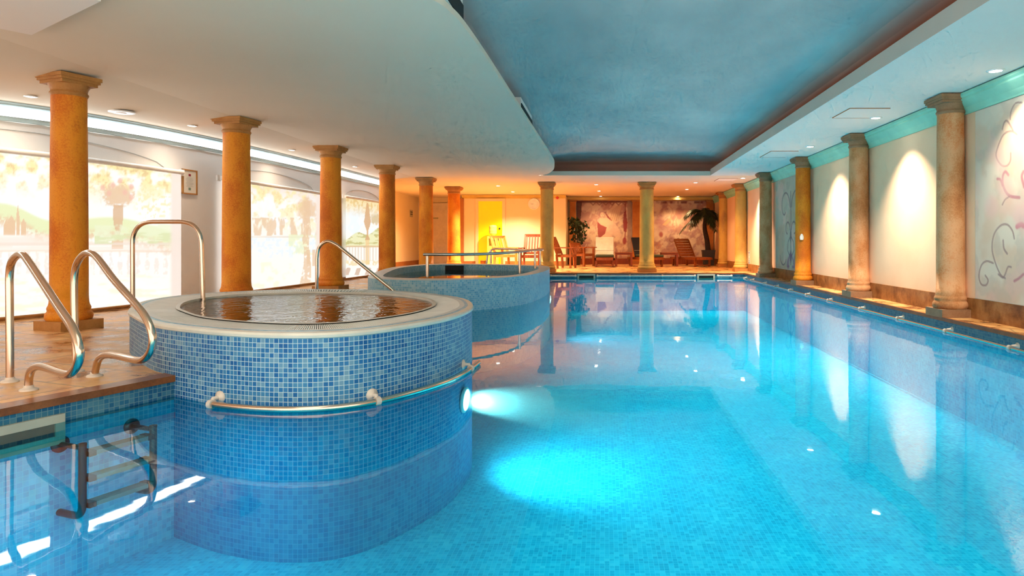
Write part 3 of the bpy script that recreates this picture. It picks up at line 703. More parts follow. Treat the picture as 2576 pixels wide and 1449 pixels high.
# arch rail of the hot tub
root = thing('arched_handrail', 'tall arched steel handrail dipping into the hot tub water', 'handrail', G(512, 757, .3))
P = [D(334, 775, 6.45), D(333, 605, 6.45), D(350, 577, 6.44), D(385, 566, 6.42), D(455, 563, 6.38), D(488, 574, 6.36), D(505, 607, 6.35), D(512, 762, 6.35)]
P[0].z = 0.0; P[-1].z = .15
P = [P[0]] + fillet([P[0] + Vector((0, 0, .2)), P[1] + (P[2] - P[1]) * .0 + Vector((0, 0, .18)), P[6] + Vector((0, 0, .185)), P[7]], .22, 10)
b = MB(); b.tube(P, .02, 14); b.build('rail', 'steel', root); flange(root, Vector((P[0].x, P[0].y, 0)))
# sloping rail beyond the tub
root = thing('sloping_handrail', 'sloping steel handrail in front of the third ochre column', 'handrail', D(797, 783, 8.2))
P = [D(797, 760, 8.2), D(797, 650, 8.2), D(803, 622, 8.2), D(824, 607, 8.2), D(850, 618, 8.2), D(985, 727, 8.2), D(1040, 772, 8.2)]; P[0].z = 0; P[-1].z = 0
b = MB(); b.tube([P[0]] + smooth_path(P[1:5], 6) + [P[5], P[6]], .02, 14); b.build('rail', 'steel', root); flange(root, P[0]); flange(root, P[-1])
# waterline grab rail of the hot tub
root = thing('curved_grab_rail', 'curved steel grab rail round the hot tub at the waterline', 'grab rail', (tc.x, tc.y - 1.9, WATER))
seg = [p for p in smooth_path(tub, 4, True)]
def on_tub(px, out=.05):
    c = [p for p in seg if p.y < 6.2]; p = min(c, key=lambda p: abs(p.x / p.y * F + CX - px)); i = seg.index(p)
    d = (seg[(i + 1) % len(seg)] - seg[i - 1]).normalized(); nrm = Vector((d.y, -d.x, 0)); 
    if nrm.dot(p - tc) < 0: nrm = -nrm
    return p + nrm * out, p, nrm
P = [on_tub(px, .06)[0] for px in (548, 600, 680, 760, 850, 940, 1030, 1100, 1145, 1166)]
rz = WATER + .018
P = [Vector((p.x, p.y, rz)) for p in P]; last = on_tub(1170, .06)
P.append(Vector((last[0].x + .01, last[0].y + .18, rz)))
b = MB(); b.tube(smooth_path(P, 6), .019, 12); b.build('rail', 'steel', root)
for px in (553, 935, 1164):
    q, w, nrm = on_tub(px, .06); b = MB(); base = Vector((w.x, w.y, rz + .03)); M = Vector((0, 0, 1)).rotation_difference(nrm).to_matrix()
    b.lathe([(.038, .0), (.038, .008), (.02, .014), (.014, .02)], base, 20, M=M); b.tube([base, base + nrm * .05 + Vector((0, 0, .0)), Vector((q.x, q.y, rz)) + Vector((0, 0, .0))], .013, 8)
    t = Vector((nrm.y, -nrm.x, 0)); qq = Vector((q.x, q.y, rz)); b.cyl(qq - t * .014, qq + t * .014, .027, 14); b.build('bracket', 'cream_plastic', root)
# rails round the plunge pool rim
root = thing('plunge_pool_rail', 'steel bar on posts round the plunge pool rim', 'handrail', D(1190, 690, 10.4))
zt = .66
P = [Vector((xat(1066, 10.0), 10.0, zt)), Vector((xat(1120, 9.95), 9.95, zt)), Vector((xat(1200, 10.2), 10.2, zt)), Vector((xat(1270, 10.8), 10.8, zt + .01)), Vector((xat(1312, 11.7), 11.7, zt + .02)), Vector((xat(1345, 13.2), 13.2, zt + .03)), Vector((xat(1366, 14.6), 14.6, zt + .03))]
b = MB(); b.tube(smooth_path(P, 6), .022, 10); b.build('rail', 'steel_dull', root)
for px, Y in ((1075, 10.0), (1307, 11.2), (1346, 13.3)):
    b = MB(); x = xat(px, Y); b.cyl((x, Y, RZ), (x, Y, zt + .01), .023, 10); b.build('post', 'steel', root)
root = thing('plunge_pool_rail', 'steel rail on the far side of the plunge pool, before the wooden chairs', 'handrail', D(1290, 650, 16.2))
P = [Vector((xat(1224, 16.2), 16.2, RZ)), Vector((xat(1226, 16.2), 16.2, .52)), Vector((xat(1238, 16.2), 16.2, .66)), Vector((xat(1262, 16.1), 16.1, .68)), Vector((xat(1320, 15.7), 15.7, .66)), Vector((xat(1366, 15.0), 15.0, .66))]
b = MB(); b.tube([P[0]] + smooth_path(P[1:], 6), .022, 10); b.build('rail', 'steel', root)
for px, Y in ((1235, 16.2), (1359, 15.1)):
    b = MB(); x = xat(px, Y); b.cyl((x, Y, RZ), (x, Y, .65), .023, 10); b.build('post', 'steel', root)
# right wall rail
root = thing('pool_wall_rail', 'long pale rail with brackets along the right side of the pool', 'rail', (PXR, 10, WATER))
b = MB(); b.tube([(PXR - .075, 1.0, WATER + .01), (PXR - .075, 17.6, WATER + .01)], .014, 8); b.build('rail', 'steel', root)
for px in (2700, 2540, 2378, 2258, 2163, 2083, 2028, 1985, 1950, 1921, 1890, 1872):
    Y = (PXR - .075) * F / (px - CX); b = MB()
    b.lathe([(.032, 0), (.032, .008), (.016, .014), (.012, .06)], (PXR, Y, WATER + .025), 14, M=Vector((0, 0, 1)).rotation_difference(Vector((-1, 0, 0))).to_matrix())
    b.cyl((PXR - .075, Y - .016, WATER + .01), (PXR - .075, Y + .016, WATER + .01), .024, 12); b.build('bracket', 'cream_plastic', root)
# far wall rails
for (pa, pb, lab) in ((1386, 1448, 'short pale rail on far pool wall beside the plunge pool'), (1503, 1748, 'longest pale rail on far pool wall between the two skimmers'), (1806, 1840, 'shortest pale rail on far pool wall in the right corner')):
    root = thing('pool_wall_rail', lab, 'rail', (xat((pa + pb) / 2, PFAR), PFAR, WATER), 'rails on the far pool wall')
    z = -.075; xa, xb = xat(pa, PFAR - .07), xat(pb, PFAR - .07); b = MB(); b.cyl((xa, PFAR - .07, z), (xb, PFAR - .07, z), .018, 10); b.build('rail', 'cream_plastic', root)
    n = 2 if xb - xa < 1.5 else 4
    for k in range(n):
        x = xa + (xb - xa) * k / (n - 1); b = MB(); b.cyl((x, PFAR, z), (x, PFAR - .075, z), .026, 12); b.cyl((x - .02, PFAR - .07, z), (x + .02, PFAR - .07, z), .032, 12); b.build('bracket', 'cream_plastic', root)
def skimmer(label, c, ux, w, h):
    """c centre on wall, ux unit along wall, facing n"""
    n = Vector((ux.y, -ux.x, 0)); root = thing('pool_skimmer', label, 'skimmer', c, 'pool skimmers'); up = Vector((0, 0, 1))
    b = MB(); t = .045
    M = Matrix((ux, n, up)).transposed()
    for dx, dz, ww, hh in ((0, h / 2 - t / 2, w, t), (0, -h / 2 + t / 2, w, t), (-w / 2 + t / 2, 0, t, h - 2 * t), (w / 2 - t / 2, 0, t, h - 2 * t)):
        b.box(c + ux * dx + up * dz + n * .008, (ww, .022, hh), M)
    b.build('frame', 'beige_plastic', root); b = MB(); b.box(c + n * .003, (w - 2 * t, .006, h - 2 * t), M); b.build('opening', 'dark_void', root)
skimmer('cream skimmer on far pool wall nearer the plunge pool', Vector((xat(1475, PFAR), PFAR, -.10)), Vector((-1, 0, 0)) * -1, .48, .15)
skimmer('cream skimmer on far pool wall toward the right corner', Vector((xat(1776, PFAR), PFAR, -.10)), Vector((1, 0, 0)), .48, .15)
u = (PE[3] - PE[2]).normalized(); q = pe_at(45); skimmer('beige skimmer in lower left pool edge below the handrails', Vector((q.x, q.y, -.165)), u, .42, .16)
# ladder under water
q1, q2 = pe_at(150), pe_at(330); nrm = Vector((u.y, -u.x, 0))
root = thing('pool_ladder', 'dark steel underwater ladder with treads below the left handrails', 'ladder', (q1.x, q1.y, -.25))
for q in (q1, q2):
    b = MB(); a = Vector((q.x, q.y, -.25)); M = Vector((0, 0, 1)).rotation_difference(nrm).to_matrix()
    b.lathe([(.045, 0), (.045, .01), (.02, .016)], a, 20, M=M); b.build('flange', 'ladder_steel', root)
    b = MB(); b.tube([a, a + nrm * .18], .014, 10); t0 = a + nrm * .19
    P = fillet([t0 + Vector((0, 0, .015)), t0 + Vector((0, 0, -.37)), a + Vector((0, 0, -.37)) + nrm * .0], .07, 8); b.tube(P, .019, 12); b.build('rail', 'ladder_steel', root)
    b = MB(); b.cyl(t0 + Vector((0, 0, .012)), t0 + Vector((0, 0, .024)), .0205, 12); b.build('end_cap', 'black_plastic', root)
for z in (-.285, -.42, -.56):
    a = Vector((q1.x, q1.y, z)) + nrm * .185; c = Vector((q2.x, q2.y, z)) + nrm * .185; d = (c - a).normalized()
    b = MB(); b.bar(a + d * .02, c - d * .02, .075, .022); tr = b.build('tread', 'tread_plastic', root)
    for e, s_ in ((a, 1), (c, -1)):
        b = MB(); b.bar(e + d * .015 * s_, e + d * .05 * s_, .08, .028); b.build('tread_cap', 'black_plastic', tr)
# pool lamps
def pool_lamp(label, c, n, r=.085, E=0, spot=None, col=(1, .97, .92), blend_=.6, aim=None):
    root = thing('pool_lamp', label, 'pool lamp', c, 'underwater pool lamps'); M = Vector((0, 0, 1)).rotation_difference(n).to_matrix()
    b = MB(); b.lathe([(r * 1.15, 0), (r * 1.15, .012), (r * .95, .02), (r * .93, .012)], c, 28, M=M); b.build('ring', 'white_plastic', root)
    b = MB(); b.lathe([(r * .93, .005), (r * .93, .014), (0.0, .03)], c, 28, M=M); b.build('lens', 'pool_lamp', root)
    if E:
        L = bpy.data.lights.new('pool_lamp_light', 'SPOT'); L.energy = E; L.spot_size = spot; L.spot_blend = blend_; L.color = col; L.shadow_soft_size = .06
        lo = bpy.data.objects.new('pool_lamp_light', L); COL.objects.link(lo); lo.location = c + n * .06; lo.rotation_euler = (-(aim or n)).to_track_quat('Z', 'Y').to_euler()
    return root
pool_lamp('bright underwater lamp in the hot tub wall', Vector((-1.065, 5.1, -.35)), Vector((1, -.12, -.05)).normalized(), E=130, spot=2.3, col=(.95, 1, .97), blend_=1.0, aim=Vector((1, .55, -.32)).normalized())
pool_lamp('bright underwater lamp in the plunge pool wall', Vector((-1.06, 12.9, -.26)), Vector((1, .0, -.05)).normalized(), E=55, spot=2.7, col=(.9, 1, 1), blend_=1.0)
def pool_fill(c, n, along, L_, H2, E, col):  # unseen area lights added below the surface to brighten the pool
    L = bpy.data.lights.new('pool_fill_light', 'AREA'); L.shape = 'RECTANGLE'; L.size = L_; L.size_y = H2; L.energy = E; L.color = col
    lo = bpy.data.objects.new('pool_fill_light', L); COL.objects.link(lo); lo.location = c
    z = -Vector(n).normalized(); x = Vector(along); x = (x - z * x.dot(z)).normalized(); y = z.cross(x); lo.rotation_euler = Matrix((x, y, z)).transposed().to_euler()
pool_fill((PXR - .4, 9.5, -.16), (0, 0, -1), (0, 1, 0), 16.5, .5, 30, (.82, 1, .95))
pool_fill((1.4, PFAR - .4, -.16), (0, 0, -1), (1, 0, 0), 4.4, .4, 14, (.82, 1, .95))
pool_fill((.9, 5.0, -.16), (0, 0, -1), (0, 1, 0), 8, 3.0, 46, (.80, 1, .92))
pool_fill((1.2, 13.2, -.16), (0, 0, -1), (0, 1, 0), 8, 3.4, 66, (.82, 1, .94))
pool_fill((-2.2, 2.8, -.16), (0, 0, -1), (0, 1, 0), 1.8, .8, 8, (.5, .85, 1))

def beam_mat():
    t = NT('lit_water_haze')
    at = t.n('ShaderNodeAttribute', attribute_name='glow')
    tc_ = t.n('ShaderNodeTexCoord').outputs['Object']; sp = t.n('ShaderNodeSeparateXYZ'); t.l(tc_, sp.inputs[0])
    rad = t.math('POWER', t.math('ADD', t.math('POWER', sp.outputs[0], 2), t.math('POWER', sp.outputs[1], 2)), .5)
    lim = t.math('ADD', t.math('MULTIPLY', sp.outputs[2], .16), .085)
    fall = t.math('MAXIMUM', t.math('SUBTRACT', 1.0, t.math('DIVIDE', rad, lim)), 0.0)
    ends = t.math('MAXIMUM', t.math('SUBTRACT', 1.0, t.math('DIVIDE', sp.outputs[2], 1.25)), 0.0)
    d = t.math('MULTIPLY', t.math('MULTIPLY', fall, ends), 5.0)
    v = t.n('ShaderNodeVolumeScatter'); v.inputs['Color'].default_value = (1, .97, .95, 1); t.l(d, v.inputs['Density']); t.l(v.outputs[0], t.out.inputs['Volume']); MATS['lit_water_haze'] = t.m
beam_mat()
n_ = Vector((1, -.12, -.05)).normalized(); c_ = Vector((-1.065, 5.1, -.35)) + n_ * .04
b = MB(); b.lathe([(.085, 0), (.285, 1.25)], (0, 0, 0), 24); o = b.build('lamp_glow_haze', 'lit_water_haze'); o.location = c_; o.rotation_mode = 'QUATERNION'; o.rotation_quaternion = Vector((0, 0, 1)).rotation_difference(n_)
tag(o, 'milky glow in the water in front of the hot tub lamp', 'haze', kind='stuff')
# ---------------------------------------------------------------- downlights
def xat0(px, Y): return (px - CX) * Y / F
def downlight(label, x, y, E, col, spot=1.5, r=.045, z=CEIL, glass='lamp_glass', blend_=.8, lamp=True, size=.03):
    root = thing('downlight', label, 'downlight', (x, y, z), 'ceiling downlights')
    b = MB(); b.lathe([(r * 1.5, 0), (r * 1.5, -.006), (r * 1.05, -.01), (r, -.004)], (x, y, z), 20); b.build('trim_ring', 'white_plastic', root)
    b = MB(); b.lathe([(r, -.003), (r, -.006), (0, -.009)], (x, y, z), 18); b.build('lamp', glass, root)
    if lamp:
        L = bpy.data.lights.new('downlight_light', 'SPOT'); L.energy = E; L.spot_size = spot; L.spot_blend = blend_; L.color = col; L.shadow_soft_size = size
        lo = bpy.data.objects.new('downlight_light', L); COL.objects.link(lo); lo.location = (x, y, z - .03)
WARM = (1, .58, .24); MID = (1, .82, .62); HOT = (1, .55, .2)
for px, py, lab in ((77, 242, 'downlight left of the nearest ochre column, by the cove light'), (484, 316, 'downlight between the first and second ochre columns'), (734, 377, 'downlight between the second and third ochre columns'), (893, 419, 'downlight between the third and fourth ochre columns')):
    p = on_ceiling(px, py); downlight(lab, p.x, p.y, 11, (1, .80, .58), 2.4, .04, z=p.z)
for px, py, lab, E in ((2505, 180, 'large downlight above the nearest scroll painting', 110), (2203, 298, 'downlight beside the larger ceiling hatch over right wall', 330), (2038, 370, 'downlight over right wall beyond the second column', 330), (1869, 449, 'downlight over right wall past the dark scroll panel', 480)):
    p = G(px, py, CEIL); downlight(lab, p.x, p.y, E, MID, 1.75, .055, glass='lamp_glass_cool', blend_=1.0, z=CEIL + .011)
for px, py, lab, E, c in ((1253, 467, 'bright downlight in front of the yellow door', 260, (1, .95, .66)), (1290, 482, 'small downlight close to the clock wall', 200, (1, .80, .52)), (1500, 464, 'downlight nearest the pool before the angel painting', 70, WARM), (1507, 480, 'middle downlight before the angel painting', 60, WARM), (1511, 493, 'downlight closest to the angel painting', 50, WARM), (1750, 459, 'downlight nearest the pool before the palm painting', 80, WARM), (1728, 476, 'middle downlight before the palm painting', 70, WARM), (1705, 494, 'downlight closest to the palm painting', 50, WARM)):
    p = G(px, py, CEIL + .012); y = min(p.y, 24.6); downlight(lab, xat(px, y), y, E * (2.0 if px < 1400 else 1.5), c, 2.3, .05, z=CEIL + .011)
L = bpy.data.lights.new('alcove_light', 'SPOT'); L.energy = 300; L.spot_size = 2.5; L.spot_blend = 1.0; L.color = (1, .72, .42); L.shadow_soft_size = .05  # unseen lamp without a fixture, added to brighten the alcove walls
lo = bpy.data.objects.new('alcove_light', L); COL.objects.link(lo); lo.location = (xat0(1072, 21.2), 21.2, CEIL - .02)
# ceiling fittings
def hatch(label, x0, y0, x1, y1, z=CEIL + .012):
    root = thing('ceiling_hatch', label, 'hatch', ((x0 + x1) / 2, (y0 + y1) / 2, z), 'ceiling access hatches')
    b = MB(); b.box(((x0 + x1) / 2, (y0 + y1) / 2, z - .003), (x1 - x0, y1 - y0, .006)); b.build('panel', 'ceiling_cool', root)
    b = MB(); t = .008
    for c, d in ((((x0 + x1) / 2, y0), (x1 - x0, t)), (((x0 + x1) / 2, y1), (x1 - x0, t)), ((x0, (y0 + y1) / 2), (t, y1 - y0))): b.box((c[0], c[1], z - .004), (d[0], d[1], .009))
    b.build('joint', 'brown_trim', root)
hatch('ceiling hatch with brown joint beside a downlight, nearer of two', 3.05, 8.35, 3.55, 9.0)
hatch('smaller-looking ceiling hatch beyond the second right wall column', 3.05, 12.3, 3.55, 13.2)
hatch('faint ceiling hatch over the right far corner of the pool', 3.0, 17.6, 3.5, 18.4)
b = MB(); q0 = Vector((-4.41, 5.17, 0)); u0 = Vector((.83, -.56, 0)) * 1.3; v0 = Vector((-.56, -.83, 0)) * 1.2; b.prism([q0, q0 + v0, q0 + u0 + v0, q0 + u0], CEIL - .06, CEIL + .0); o = b.build('bulkhead_box', 'ceiling_cool'); tag(o, 'pale raised ceiling panel above the nearest ochre column', 'panel')
p = on_ceiling(305, 281); root = thing('ceiling_speaker', 'round white ceiling speaker right of the nearest ochre column', 'speaker', p)
b = MB(); b.lathe([(.14, 0), (.14, -.008), (.125, -.014), (.085, -.012)], p, 32); b.build('ring', 'white_plastic', root)
b = MB(); b.lathe([(.085, -.008), (.085, -.011), (0, -.014)], p, 28); b.build('grille', 'ceiling_cool', root)
def vent(label, y0, y1):
    x = -1.09; root = thing('air_vent', label, 'air vent', (x, (y0 + y1) / 2, 2.55), 'black air vents above the dropped ceiling edge')
    b = MB(); b.box((x - .15, (y0 + y1) / 2, 2.66), (.26, y1 - y0, .21)); b.build('duct', 'ceiling_cool', root)
    b = MB(); b.box((x - .015, (y0 + y1) / 2, 2.625), (.012, y1 - y0 - .03, .13)); b.build('grille', 'dark_void', root)
vent('black air vent with pale top at the nearer dropped ceiling corner', 4.0, 5.25); vent('black air vent with pale top along the dropped ceiling edge, farther one', 8.9, 10.25)

# ---------------------------------------------------------------- wall paintings
def mural_right(label, y0, y1, seed, scrolls, base):
    root = thing('wall_painting', label, 'painting', (XR, (y0 + y1) / 2, .24), 'scroll paintings on the right wall')
    nu = int((y1 - y0) / .009); nv = int(2.05 / .009); Y = np.linspace(y0, y1, nu); Z = np.linspace(.23, 2.28, nv)
    P = np.zeros((nv, nu, 3)); P[:, :, 0] = XR - .006; P[:, :, 1] = Y[None]; P[:, :, 2] = Z[:, None]
    U = np.tile(Y, (nv, 1)); V = P[:, :, 2]; c = np.ones(U.shape + (3,)) * np.array(base)
    n = fbm(U * 2.2, V * 2.2, seed); m = fbm(U * 5, V * 5, seed + 9)
    c = blend(c, sstep(.48, .66, n) * .55, (base[0] * .95, base[1] * .74, base[2] * .62)); c = blend(c, sstep(.5, .34, m) * .4, (base[0] * .74, base[1] * .72, base[2] * .74)); c = blend(c, sstep(.56, .7, fbm(U * 3, V * 3, seed + 4)) * .5, (.80, .52, .44))
    for kind, a in scrolls:
        if kind == 's': c = stroke(c, U, V, a[0], a[1], a[2], a[3])
        else: c = blob(c, U, V, *a)
    painted_grid('canvas', P, c, 'painted_plaster', root)
    b = MB(); t = .004; ym = (y0 + y1) / 2; b.box((XR - .004, ym, 2.282), (.008, y1 - y0, .006)); b.box((XR - .004, ym, .228), (.008, y1 - y0, .006)); b.build('edge_band', 'lip_paint', root)
LINE = (.34, .20, .19); LP = (.50, .18, .22)
def mp(px, py):
    Y = XR * F / (px - CX); return (Y, ZC - (py - CY) * Y / F)
def S(pts, w=.012, col=LINE, al=.8): return ('s', ([(p.x, p.y) for p in smooth_path([(*mp(x, y), 0) for x, y in pts], 6)], w, col, al))
def Bl(px, py, rx, ry, col, al): return ('b', (*mp(px, py), rx, ry, col, al, .5))
scr1 = [S([(2560, 338), (2545, 330), (2525, 340), (2510, 375), (2508, 395), (2520, 415), (2534, 417), (2543, 405), (2544, 385)]), S([(2523, 325), (2528, 308), (2536, 305), (2550, 328)]), S([(2543, 300), (2545, 280), (2556, 260), (2572, 258)], .01),
        S([(2538, 440), (2530, 432), (2524, 445), (2526, 470), (2540, 492), (2566, 497)], .018, LP), S([(2510, 450), (2518, 452), (2523, 466)], .016, LP), S([(2523, 515), (2530, 502), (2540, 495)], .01),
        S([(2553, 600), (2548, 580), (2535, 565), (2518, 568), (2502, 590), (2497, 625), (2505, 660), (2518, 690), (2530, 700)]), S([(2525, 605), (2527, 625), (2535, 638)], .014),
        S([(2500, 662), (2483, 657), (2470, 668), (2464, 695), (2470, 715), (2482, 717), (2487, 705), (2480, 693)]), S([(2513, 690), (2524, 698), (2530, 690), (2537, 672), (2545, 672)], .012), S([(2560, 570), (2570, 565), (2576, 568)], .03, (.62, .14, .20)),
        S([(2553, 707), (2565, 700), (2576, 690)], .016, LP), S([(2576, 432), (2572, 445), (2578, 470)], .02, LP)]
yc = 6.35
for (px, py) in ((2530, 470), (2520, 400), (2495, 520), (2570, 540)): scr1.append(Bl(px, py, .12, .12, (.82, .50, .46), .5))
mural_right('pale scroll painting on right wall beside the nearest sandy column', 5.0, 7.42, 11, scr1, (.74, .62, .50))
C3 = 14.78; scr2 = []
def S2(pts, w=.022, col=(.20, .13, .15), al=.75): return ('s', (pts, w, col, al))
for s_ in (-1, 1):
    scr2 += [S2(spiral(C3 + s_ * .48, 1.62, .42, .12, PI if s_ > 0 else 0, (PI if s_ > 0 else 0) - s_ * 5.2, sx=1.0)), S2(spiral(C3 + s_ * .26, 1.12, .2, .09, PI if s_ > 0 else 0, (PI if s_ > 0 else 0) - s_ * 4.6)),
             S2([(C3 + s_ * .05, .95), (C3 + s_ * .2, .85), (C3 + s_ * .25, .66), (C3 + s_ * .12, .56)], .02), S2(spiral(C3 + s_ * .62, .62, .3, .3, PI * 1.1 if s_ < 0 else -PI * .1, PI * 1.8 if s_ < 0 else -PI * .8), .02), S2([(C3 + s_ * .06, .56), (C3 + s_ * .22, .42), (C3 + s_ * .28, .3), (C3 + s_ * .14, .30)], .03, (.35, .16, .24))]
scr2 += [S2([(C3, 1.95), (C3 - .02, 1.3), (C3, .35)], .025), ('b', (C3, .98, .06, .14, (.12, .08, .10), .7, .5)), ('b', (C3, .52, .10, .12, (.2, .08, .15), .7, .5)), ('b', (C3 - .3, .42, .09, .14, (.34, .16, .24), .6, .5)), ('b', (C3 + .2, .36, .09, .14, (.34, .16, .24), .6, .5))]
mural_right('dull green-grey scroll painting between two right wall columns', 13.5, 16.06, 23, scr2, (.52, .46, .36))
def mural_back(label, px0, px1, seed, paint):
    Y0 = YR - .006; x0, x1 = xat(px0, Y0), xat(px1, Y0); root = thing('wall_painting', label, 'painting', ((x0 + x1) / 2, YR, .24), 'paintings in the lounge recess')
    nu = int((x1 - x0) / .014); nv = int(2.14 / .014); X = np.linspace(x0, x1, nu); Z = np.linspace(.24, 2.38, nv)
    P = np.zeros((nv, nu, 3)); P[:, :, 0] = X[None]; P[:, :, 1] = Y0; P[:, :, 2] = Z[:, None]
    U = CX + P[:, :, 0] * F / Y0; V = CY - (P[:, :, 2] - ZC) * F / Y0; painted_grid('canvas', P, paint(U, V, seed), 'painted_plaster', root)
    b = MB(); b.box(((x0 + x1) / 2, YR - .004, 2.385), (x1 - x0, .008, .012)); b.build('edge_band', 'red_wood', root)
def base_back(U, V, seed):
    c = np.ones(U.shape + (3,)) * np.array((.72, .56, .46)); n = fbm(U / 18, V / 18, seed); m = fbm(U / 8 + V / 20, V / 9, seed + 5)
    c = blend(c, sstep(.46, .62, n) * .8, (.50, .28, .26)); c = blend(c, sstep(.5, .64, m) * .6, (.40, .22, .25)); c = blend(c, sstep(.5, .36, n) * .6, (.86, .74, .60)); return c
def paint_angel(U, V, seed):
    c = base_back(U, V, seed); RED = (.32, .05, .07); SK = (.82, .62, .50)
    for k in range(26):   # loose brush strokes / drapery folds
        x = 1470 + random.random() * 110; y = 515 + random.random() * 130; a = random.uniform(.6, 1.4); L = random.uniform(8, 22)
        c = stroke(c, U, V, [(x, y), (x + L * math.cos(a) * .5, y - L * math.sin(a))], 1.5, random.choice([(.80, .66, .54), (.50, .30, .28), (.66, .44, .40)]), .6)
    c = poly(c, U, V, [(1530, 530), (1548, 512), (1562, 520), (1556, 548), (1542, 560), (1534, 552)], (.80, .64, .46), .6)   # wing
    for k in range(5): c = stroke(c, U, V, [(1534 + k * 5, 556), (1542 + k * 5, 528), (1556 + k * 2, 516)], 1.2, (.58, .38, .28), .6)
    c = poly(c, U, V, [(1503, 552), (1512, 547), (1530, 550), (1545, 560), (1556, 574), (1564, 592), (1556, 598), (1540, 592), (1548, 630), (1540, 645), (1505, 640), (1508, 600), (1500, 570)], (.80, .62, .54), .75)
    c = poly(c, U, V, [(1502, 556), (1512, 566), (1526, 572), (1522, 588), (1512, 596), (1508, 604), (1504, 590)], (.36, .06, .08), .9)
    c = stroke(c, U, V, [(1506, 600), (1504, 612)], 3, (.50, .18, .16), .7)
    c = poly(c, U, V, [(1508, 548), (1516, 545), (1520, 556), (1532, 560), (1520, 568), (1510, 562)], SK, .9)
    c = stroke(c, U, V, [(1521, 552), (1530, 556), (1540, 562)], 3.2, SK, .9)
    c = blob(c, U, V, 1513, 539, 8, 9, (.48, .26, .26), .8, .3); c = blob(c, U, V, 1515, 540, 5, 6.5, (.84, .66, .54), .95, .25)
    for x, y in ((1513, 539), (1517.5, 539)): c = blob(c, U, V, x, y, 1.0, .8, (.25, .12, .12), .8, .3)
    c = stroke(c, U, V, [(1514, 544), (1517, 544)], .7, (.55, .2, .2), .8)
    for k in range(3): c = stroke(c, U, V, [(1522 + 3 * k, 534 + 6 * k), (1530 + 4 * k, 546 + 4 * k)], 1.6, RED, .7)
    c = poly(c, U, V, [(1444, 505), (1464, 505), (1462, 540), (1456, 580), (1444, 600)], (.10, .05, .06), .85)     # dark drape, left
    c = blend(c, sstep(6, 2, np.abs(V - 506)) * .9, (.16, .06, .07))
    for k in range(6): c = stroke(c, U, V, [(1484 + k * 16, 508), (1492 + k * 16, 516), (1500 + k * 16, 508)], 1.6, (.28, .12, .12), .7)
    c = poly(c, U, V, [(1578, 506), (1592, 506), (1592, 660), (1580, 660), (1578, 600)], (.40, .30, .26), .8)
    c = poly(c, U, V, [(1570, 534), (1575, 530), (1578, 560), (1576, 584), (1569, 582), (1567, 556)], RED, .9); c = stroke(c, U, V, [(1573, 508), (1573, 534)], 1.4, (.25, .08, .1), .8); c = stroke(c, U, V, [(1573, 584), (1572, 600)], 1.6, RED, .8); c = blob(c, U, V, 1571, 606, 5, 9, (.36, .07, .10), .9, .3)
    return c
def paint_right(U, V, seed):
    c = base_back(U, V, seed); c = blob(c, U, V, 1660, 560, 10, 26, (.46, .24, .28), .7, .6); c = blob(c, U, V, 1663, 590, 5, 7, (.40, .08, .10), .85, .4); c = blob(c, U, V, 1680, 578, 16, 10, (.60, .40, .40), .5, .6)
    c = poly(c, U, V, [(1666, 565), (1680, 552), (1687, 548), (1686, 556), (1674, 568)], (.78, .46, .28), .8)
    for s_ in (-1, 1):
        c = stroke(c, U, V, [(1697 + s_ * x, y) for x, y in spiral(8, 603, 7, 3, PI, PI - 5)], 1.4, (.36, .18, .14), .8); c = stroke(c, U, V, [(1697 + s_ * x, y) for x, y in [(0, 582), (6, 570), (3, 555), (9, 545), (4, 532)]], 1.2, (.60, .32, .24), .6)
        c = stroke(c, U, V, [(1697 + s_ * 16, 515), (1697 + s_ * 6, 525), (1697 + s_ * 2, 540)], 1.2, (.62, .36, .26), .6)
    c = blend(c, sstep(5, 1, np.abs(V - 509)) * sstep(.45, .55, fbm(U / 14, V * 0 + 3, 3)) * .9, (.22, .08, .10))
    for x, y in ((1655, 620), (1660, 612), (1650, 632)): c = stroke(c, U, V, spiral(x, y, 7, 2, 0, 5), 1.2, (.62, .30, .22), .7)
    c = blob(c, U, V, 1720, 540, 24, 20, (.56, .30, .28), .5, .6)
    return c
mural_back('painting of a winged woman in draped cloth, behind white lounger', 1450, 1592, 31, paint_angel)
mural_back('swirling pink floral painting behind the potted palm', 1643, 1794, 47, paint_right)
# ---------------------------------------------------------------- small things on the walls
def on_wall_frame(px, py0, py1, w):
    p = wl(px, .012); q = wl(px + 2, .012); ux = (q - p).normalized(); s_ = p.y / F
    return p, ux, ZC - (py0 - CY) * s_, ZC - (py1 - CY) * s_
p, ux, z1, z0 = on_wall_frame(474, 427, 489, 0); W2 = (wl(493) - wl(456)).length; up = Vector((0, 0, 1)); nn = Vector((ux.y, -ux.x, 0)); M = Matrix((ux, nn, up)).transposed(); cz = (z0 + z1) / 2; hh = z1 - z0
root = thing('framed_notice', 'wood-framed printed notice on the pier between two roller blinds', 'notice', Vector((p.x, p.y, cz)))
b = MB(); t = .018
for dx, dz, ww, h2 in ((0, hh / 2 - t / 2, W2, t), (0, -hh / 2 + t / 2, W2, t), (-W2 / 2 + t / 2, 0, t, hh), (W2 / 2 - t / 2, 0, t, hh)): b.box(p + ux * dx + up * (cz + dz) + nn * .006, (ww, .025, h2), M)
b.build('frame', 'frame_wood', root)
b = MB(); b.box(p + up * cz, (W2 - .02, .012, hh - .02), M); sh = b.build('sheet', 'paper', root)
b = MB(); b.box(p + up * (cz + hh * .28) + nn * .008, (.045, .002, .032), M); b.build('emblem', 'print_red', sh)
b = MB(); b.box(p + up * (cz - hh * .28) + nn * .008, (.045, .002, .036), M); b.build('picture', 'print_green', sh)
b = MB()
for k in range(8): b.box(p + up * (cz + hh * .17 - k * hh * .05) + nn * .008, (W2 * (.5 if k % 3 else .36), .002, .004), M)
